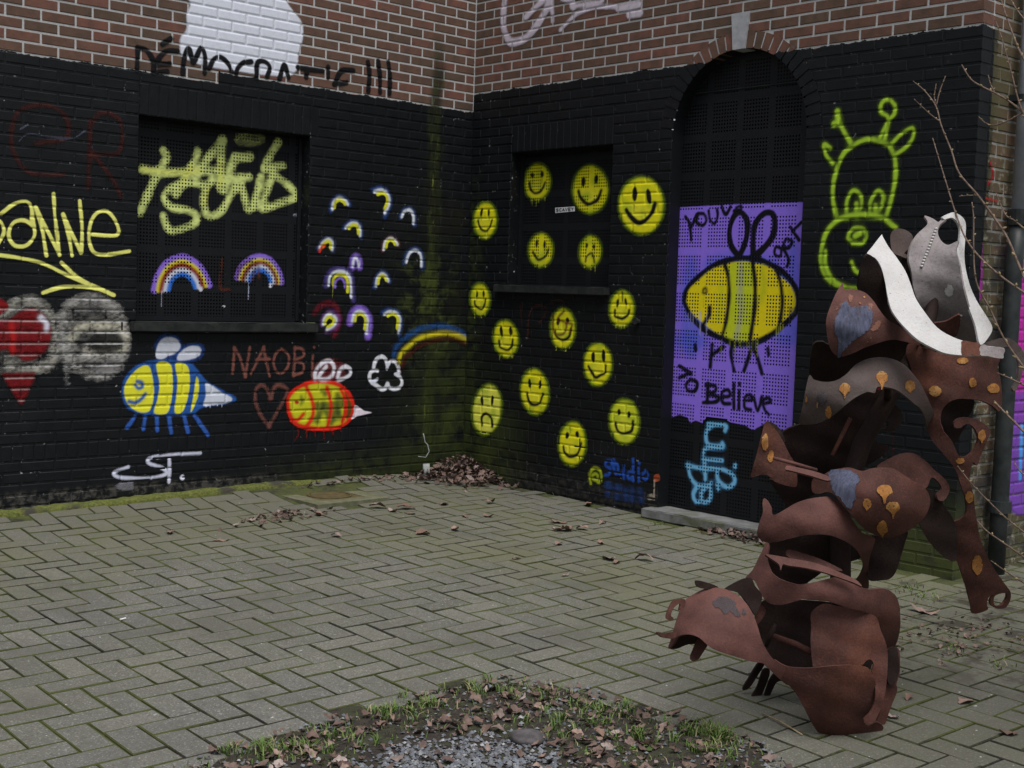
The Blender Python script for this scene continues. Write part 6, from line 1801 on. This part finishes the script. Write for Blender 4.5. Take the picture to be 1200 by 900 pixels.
sheet('swirl_plate', z8([(725, 150), (780, 110), (850, 122), (960, 148), (1025, 172), (1050, 235), (1078, 320), (1080, 420), (1070, 520), (1050, 600), (1015, 665), (980, 672), (970, 650), (1005, 610), (1022, 560), (1022, 500), (1005, 440), (1015, 400), (1005, 375), (985, 375), (955, 402), (880, 420), (760, 430), (735, 420), (720, 300), (722, 220)]), Sheet(-0.06, 990, 770, 0.05, 0.1, 0.5, 0.3), 'rust', label='swirling inner sheet with a notch')
sheet('rear_plate', z8([(1040, 340), (1085, 325), (1110, 312), (1135, 330), (1138, 430), (1122, 485), (1125, 520), (1095, 600), (1062, 690), (1030, 725), (1000, 720), (1040, 640), (1060, 520), (1050, 430)]), Sheet(0.09, 1040, 780, 0.4, -0.1, 1.0), 'rust')
sheet('rear_hole_shade', z8([(1080, 350), (1105, 316), (1128, 328), (1134, 430), (1112, 486), (1082, 478)]), Sheet(0.075, 1040, 780, 0.4, -0.1, 1.0), 'rust_shade', rag=0.1)  # dark sheet standing in for a hole into the shaded interior
bar(z8([(550, 265), (650, 300), (785, 368)]), (.12, .06, .0), .012, mat='rust')
bar(z8([(555, 205), (530, 260), (510, 310)]), (.02, .03, .05), .008, mat='rust_shade')

# welded core that carries the sheets
gcore = (on_ground(985, 838) - CAM) @ _F - D0
mb = MB(); mb.tube([at_depth(x, y, D0 + d) for x, y, d in ((985, 838, gcore), (992, 770, .17), (985, 690, .15), (985, 600, .13), (1010, 520, .13), (1050, 450, .14), (1085, 395, .16), (1095, 345, .17))], [.04, .038, .036, .034, .032, .03, .026, .02], 10)
mb.build('core_tube', M['rust_shade'], sc, True)
for pa, da, pb, db in (((990, 800), .14, (1000, 795), .0), ((985, 690), .15, (985, 690), -.05), ((985, 600), .13, (970, 600), -.04), ((1000, 560), .13, (1030, 585), -.08), ((1040, 470), .13, (1040, 437), -.03), ((1050, 450), .14, (1110, 440), .05), ((1080, 400), .15, (1090, 400), .0)):
    mb = MB(); mb.tube([at_depth(pa[0], pa[1], D0 + da), at_depth(pb[0], pb[1], D0 + db)], .012, 8); mb.build('strut', M['rust_shade'], sc, True)

# ------------------------------------------------------------------ bare shrub at the edge of the yard
root_px = (1262, 745)
RT = on_ground(*root_px)
RD = float((RT - CAM) @ _F)
shrub = empty('bare_shrub', tuple(RT), 'leafless shrub with thin arching budded twigs beside the sculpture', 'shrub')
def twig(pts, d0, d1, r0, r1, tail=True):
    """pts run from tip to the side where the stem comes from"""
    P = smooth_line(pts, 5)
    n = len(P)
    r0, r1 = r0 * 1.1, r1 * 1.1
    path = [at_depth(x, y, d0 + (d1 - d0) * i / (n - 1)) for i, (x, y) in enumerate(P)]
    rad = [r0 + (r1 - r0) * i / (n - 1) for i in range(n)]
    if tail:
        a_, b_ = Vector(path[-1]), Vector(RT)
        t_ = (Vector(path[-1]) - Vector(path[-2])).normalized()
        for k in range(1, 9):
            u = k / 8
            q = a_ * (1 - u) ** 2 + (a_ + t_ * (b_ - a_).length * .4) * 2 * u * (1 - u) + b_ * u * u
            path.append(np.array(q)); rad.append(r1 + .0012 * k / 2)
    mb = MB(); mb.tube(path, rad, 6)
    o = mb.build('stem', M['twig'], shrub, True)
    mbud = MB(); r_ = random.Random(int(pts[0][0] * 7 + pts[0][1]))
    for i in range(2, n - 1, 3):
        c = Vector(path[i]); d = Vector((r_.uniform(-1, 1), r_.uniform(-1, 1), r_.uniform(.2, 1))).normalized()
        mbud.tube([c, c + d * rad[i] * 2.6, c + d * rad[i] * 4.2], [rad[i] * 1.1, rad[i] * 1.2, rad[i] * .2], 5)
    if mbud.v: mbud.build('buds', M['bud'], o, True)['kind'] = 'stuff'
    return o
twig([(1139, 237), (1141, 257), (1141, 290), (1144, 330), (1160, 362), (1176, 396), (1195, 424), (1206, 440)], 4.05, 3.95, .0018, .0038)
twig([(1070, 95), (1084, 107), (1097, 125), (1103, 147), (1115, 177), (1124, 203), (1146, 229), (1165, 255), (1180, 278), (1192, 306), (1204, 335)], 4.7, 4.3, .0016, .0042)
twig([(1108, 89), (1101, 108), (1097, 125)], 4.7, 4.7, .0016, .0024, False)
twig([(1097, 98), (1095, 112), (1096, 122)], 4.7, 4.7, .0014, .0020, False)
twig([(1071, 116), (1088, 132), (1102, 143)], 4.7, 4.69, .0014, .0022, False)
twig([(1093, 162), (1099, 182), (1106, 205), (1113, 228), (1120, 250), (1131, 278), (1147, 300), (1172, 323), (1203, 345)], 4.75, 4.3, .0018, .0034)
twig([(1124, 230), (1135, 229), (1146, 229)], 4.5, 4.5, .0014, .0022, False)
twig([(1172, -4), (1180, 21), (1188, 43), (1194, 58), (1203, 74)], 4.6, 4.4, .0022, .0036)
twig([(1167, 25), (1174, 45), (1181, 69), (1187, 92), (1194, 119), (1206, 150)], 4.6, 4.4, .0016, .0030)
twig([(1127, 76), (1137, 92), (1148, 100), (1164, 108), (1180, 117), (1198, 131), (1210, 146)], 4.6, 4.4, .0020, .0038)
twig([(1158, 88), (1161, 99), (1166, 109)], 4.55, 4.5, .0014, .0022, False)
twig([(1147, 137), (1155, 144), (1165, 147), (1180, 142), (1198, 133), (1206, 132)], 4.55, 4.4, .0016, .0028, False)
twig([(1185, 0), (1192, 12), (1206, 30)], 4.5, 4.4, .0018, .0030)
twig([(1167, 226), (1178, 251), (1188, 258), (1203, 270)], 4.6, 4.4, .0016, .0030)
twig([(1169, 437), (1185, 444), (1203, 453)], 4.1, 4.0, .0014, .0026)
twig([(1165, 470), (1173, 479), (1186, 492), (1204, 510)], 4.4, 4.2, .0028, .0036)
twig([(1122, 546), (1136, 564), (1153, 582), (1180, 608), (1203, 626)], 4.0, 4.0, .0016, .0026)
twig([(1145, 610), (1156, 622), (1170, 632), (1203, 655)], 4.2, 4.1, .0016, .0026)
twig([(1161, 657), (1178, 669), (1203, 685)], 4.4, 4.2, .0016, .0026)
twig([(1188, 540), (1195, 552), (1205, 560)], 4.4, 4.2, .0014, .0024)
# loose stick on the pavers by the sculpture foot
P1, P2 = on_ground(893, 838), on_ground(940, 863)
mb = MB(); mb.tube([tuple(P1 + np.array([0, 0, .006])), tuple((P1 + P2) / 2 + np.array([.004, .006, .010])), tuple(P2 + np.array([0, 0, .006]))], [.0022, .0030, .0024], 6)
o = mb.build('dry_stick', M['bud'], smooth=True); tag(o, 'thin pale dry stick on the paving before the sculpture foot', 'stick')
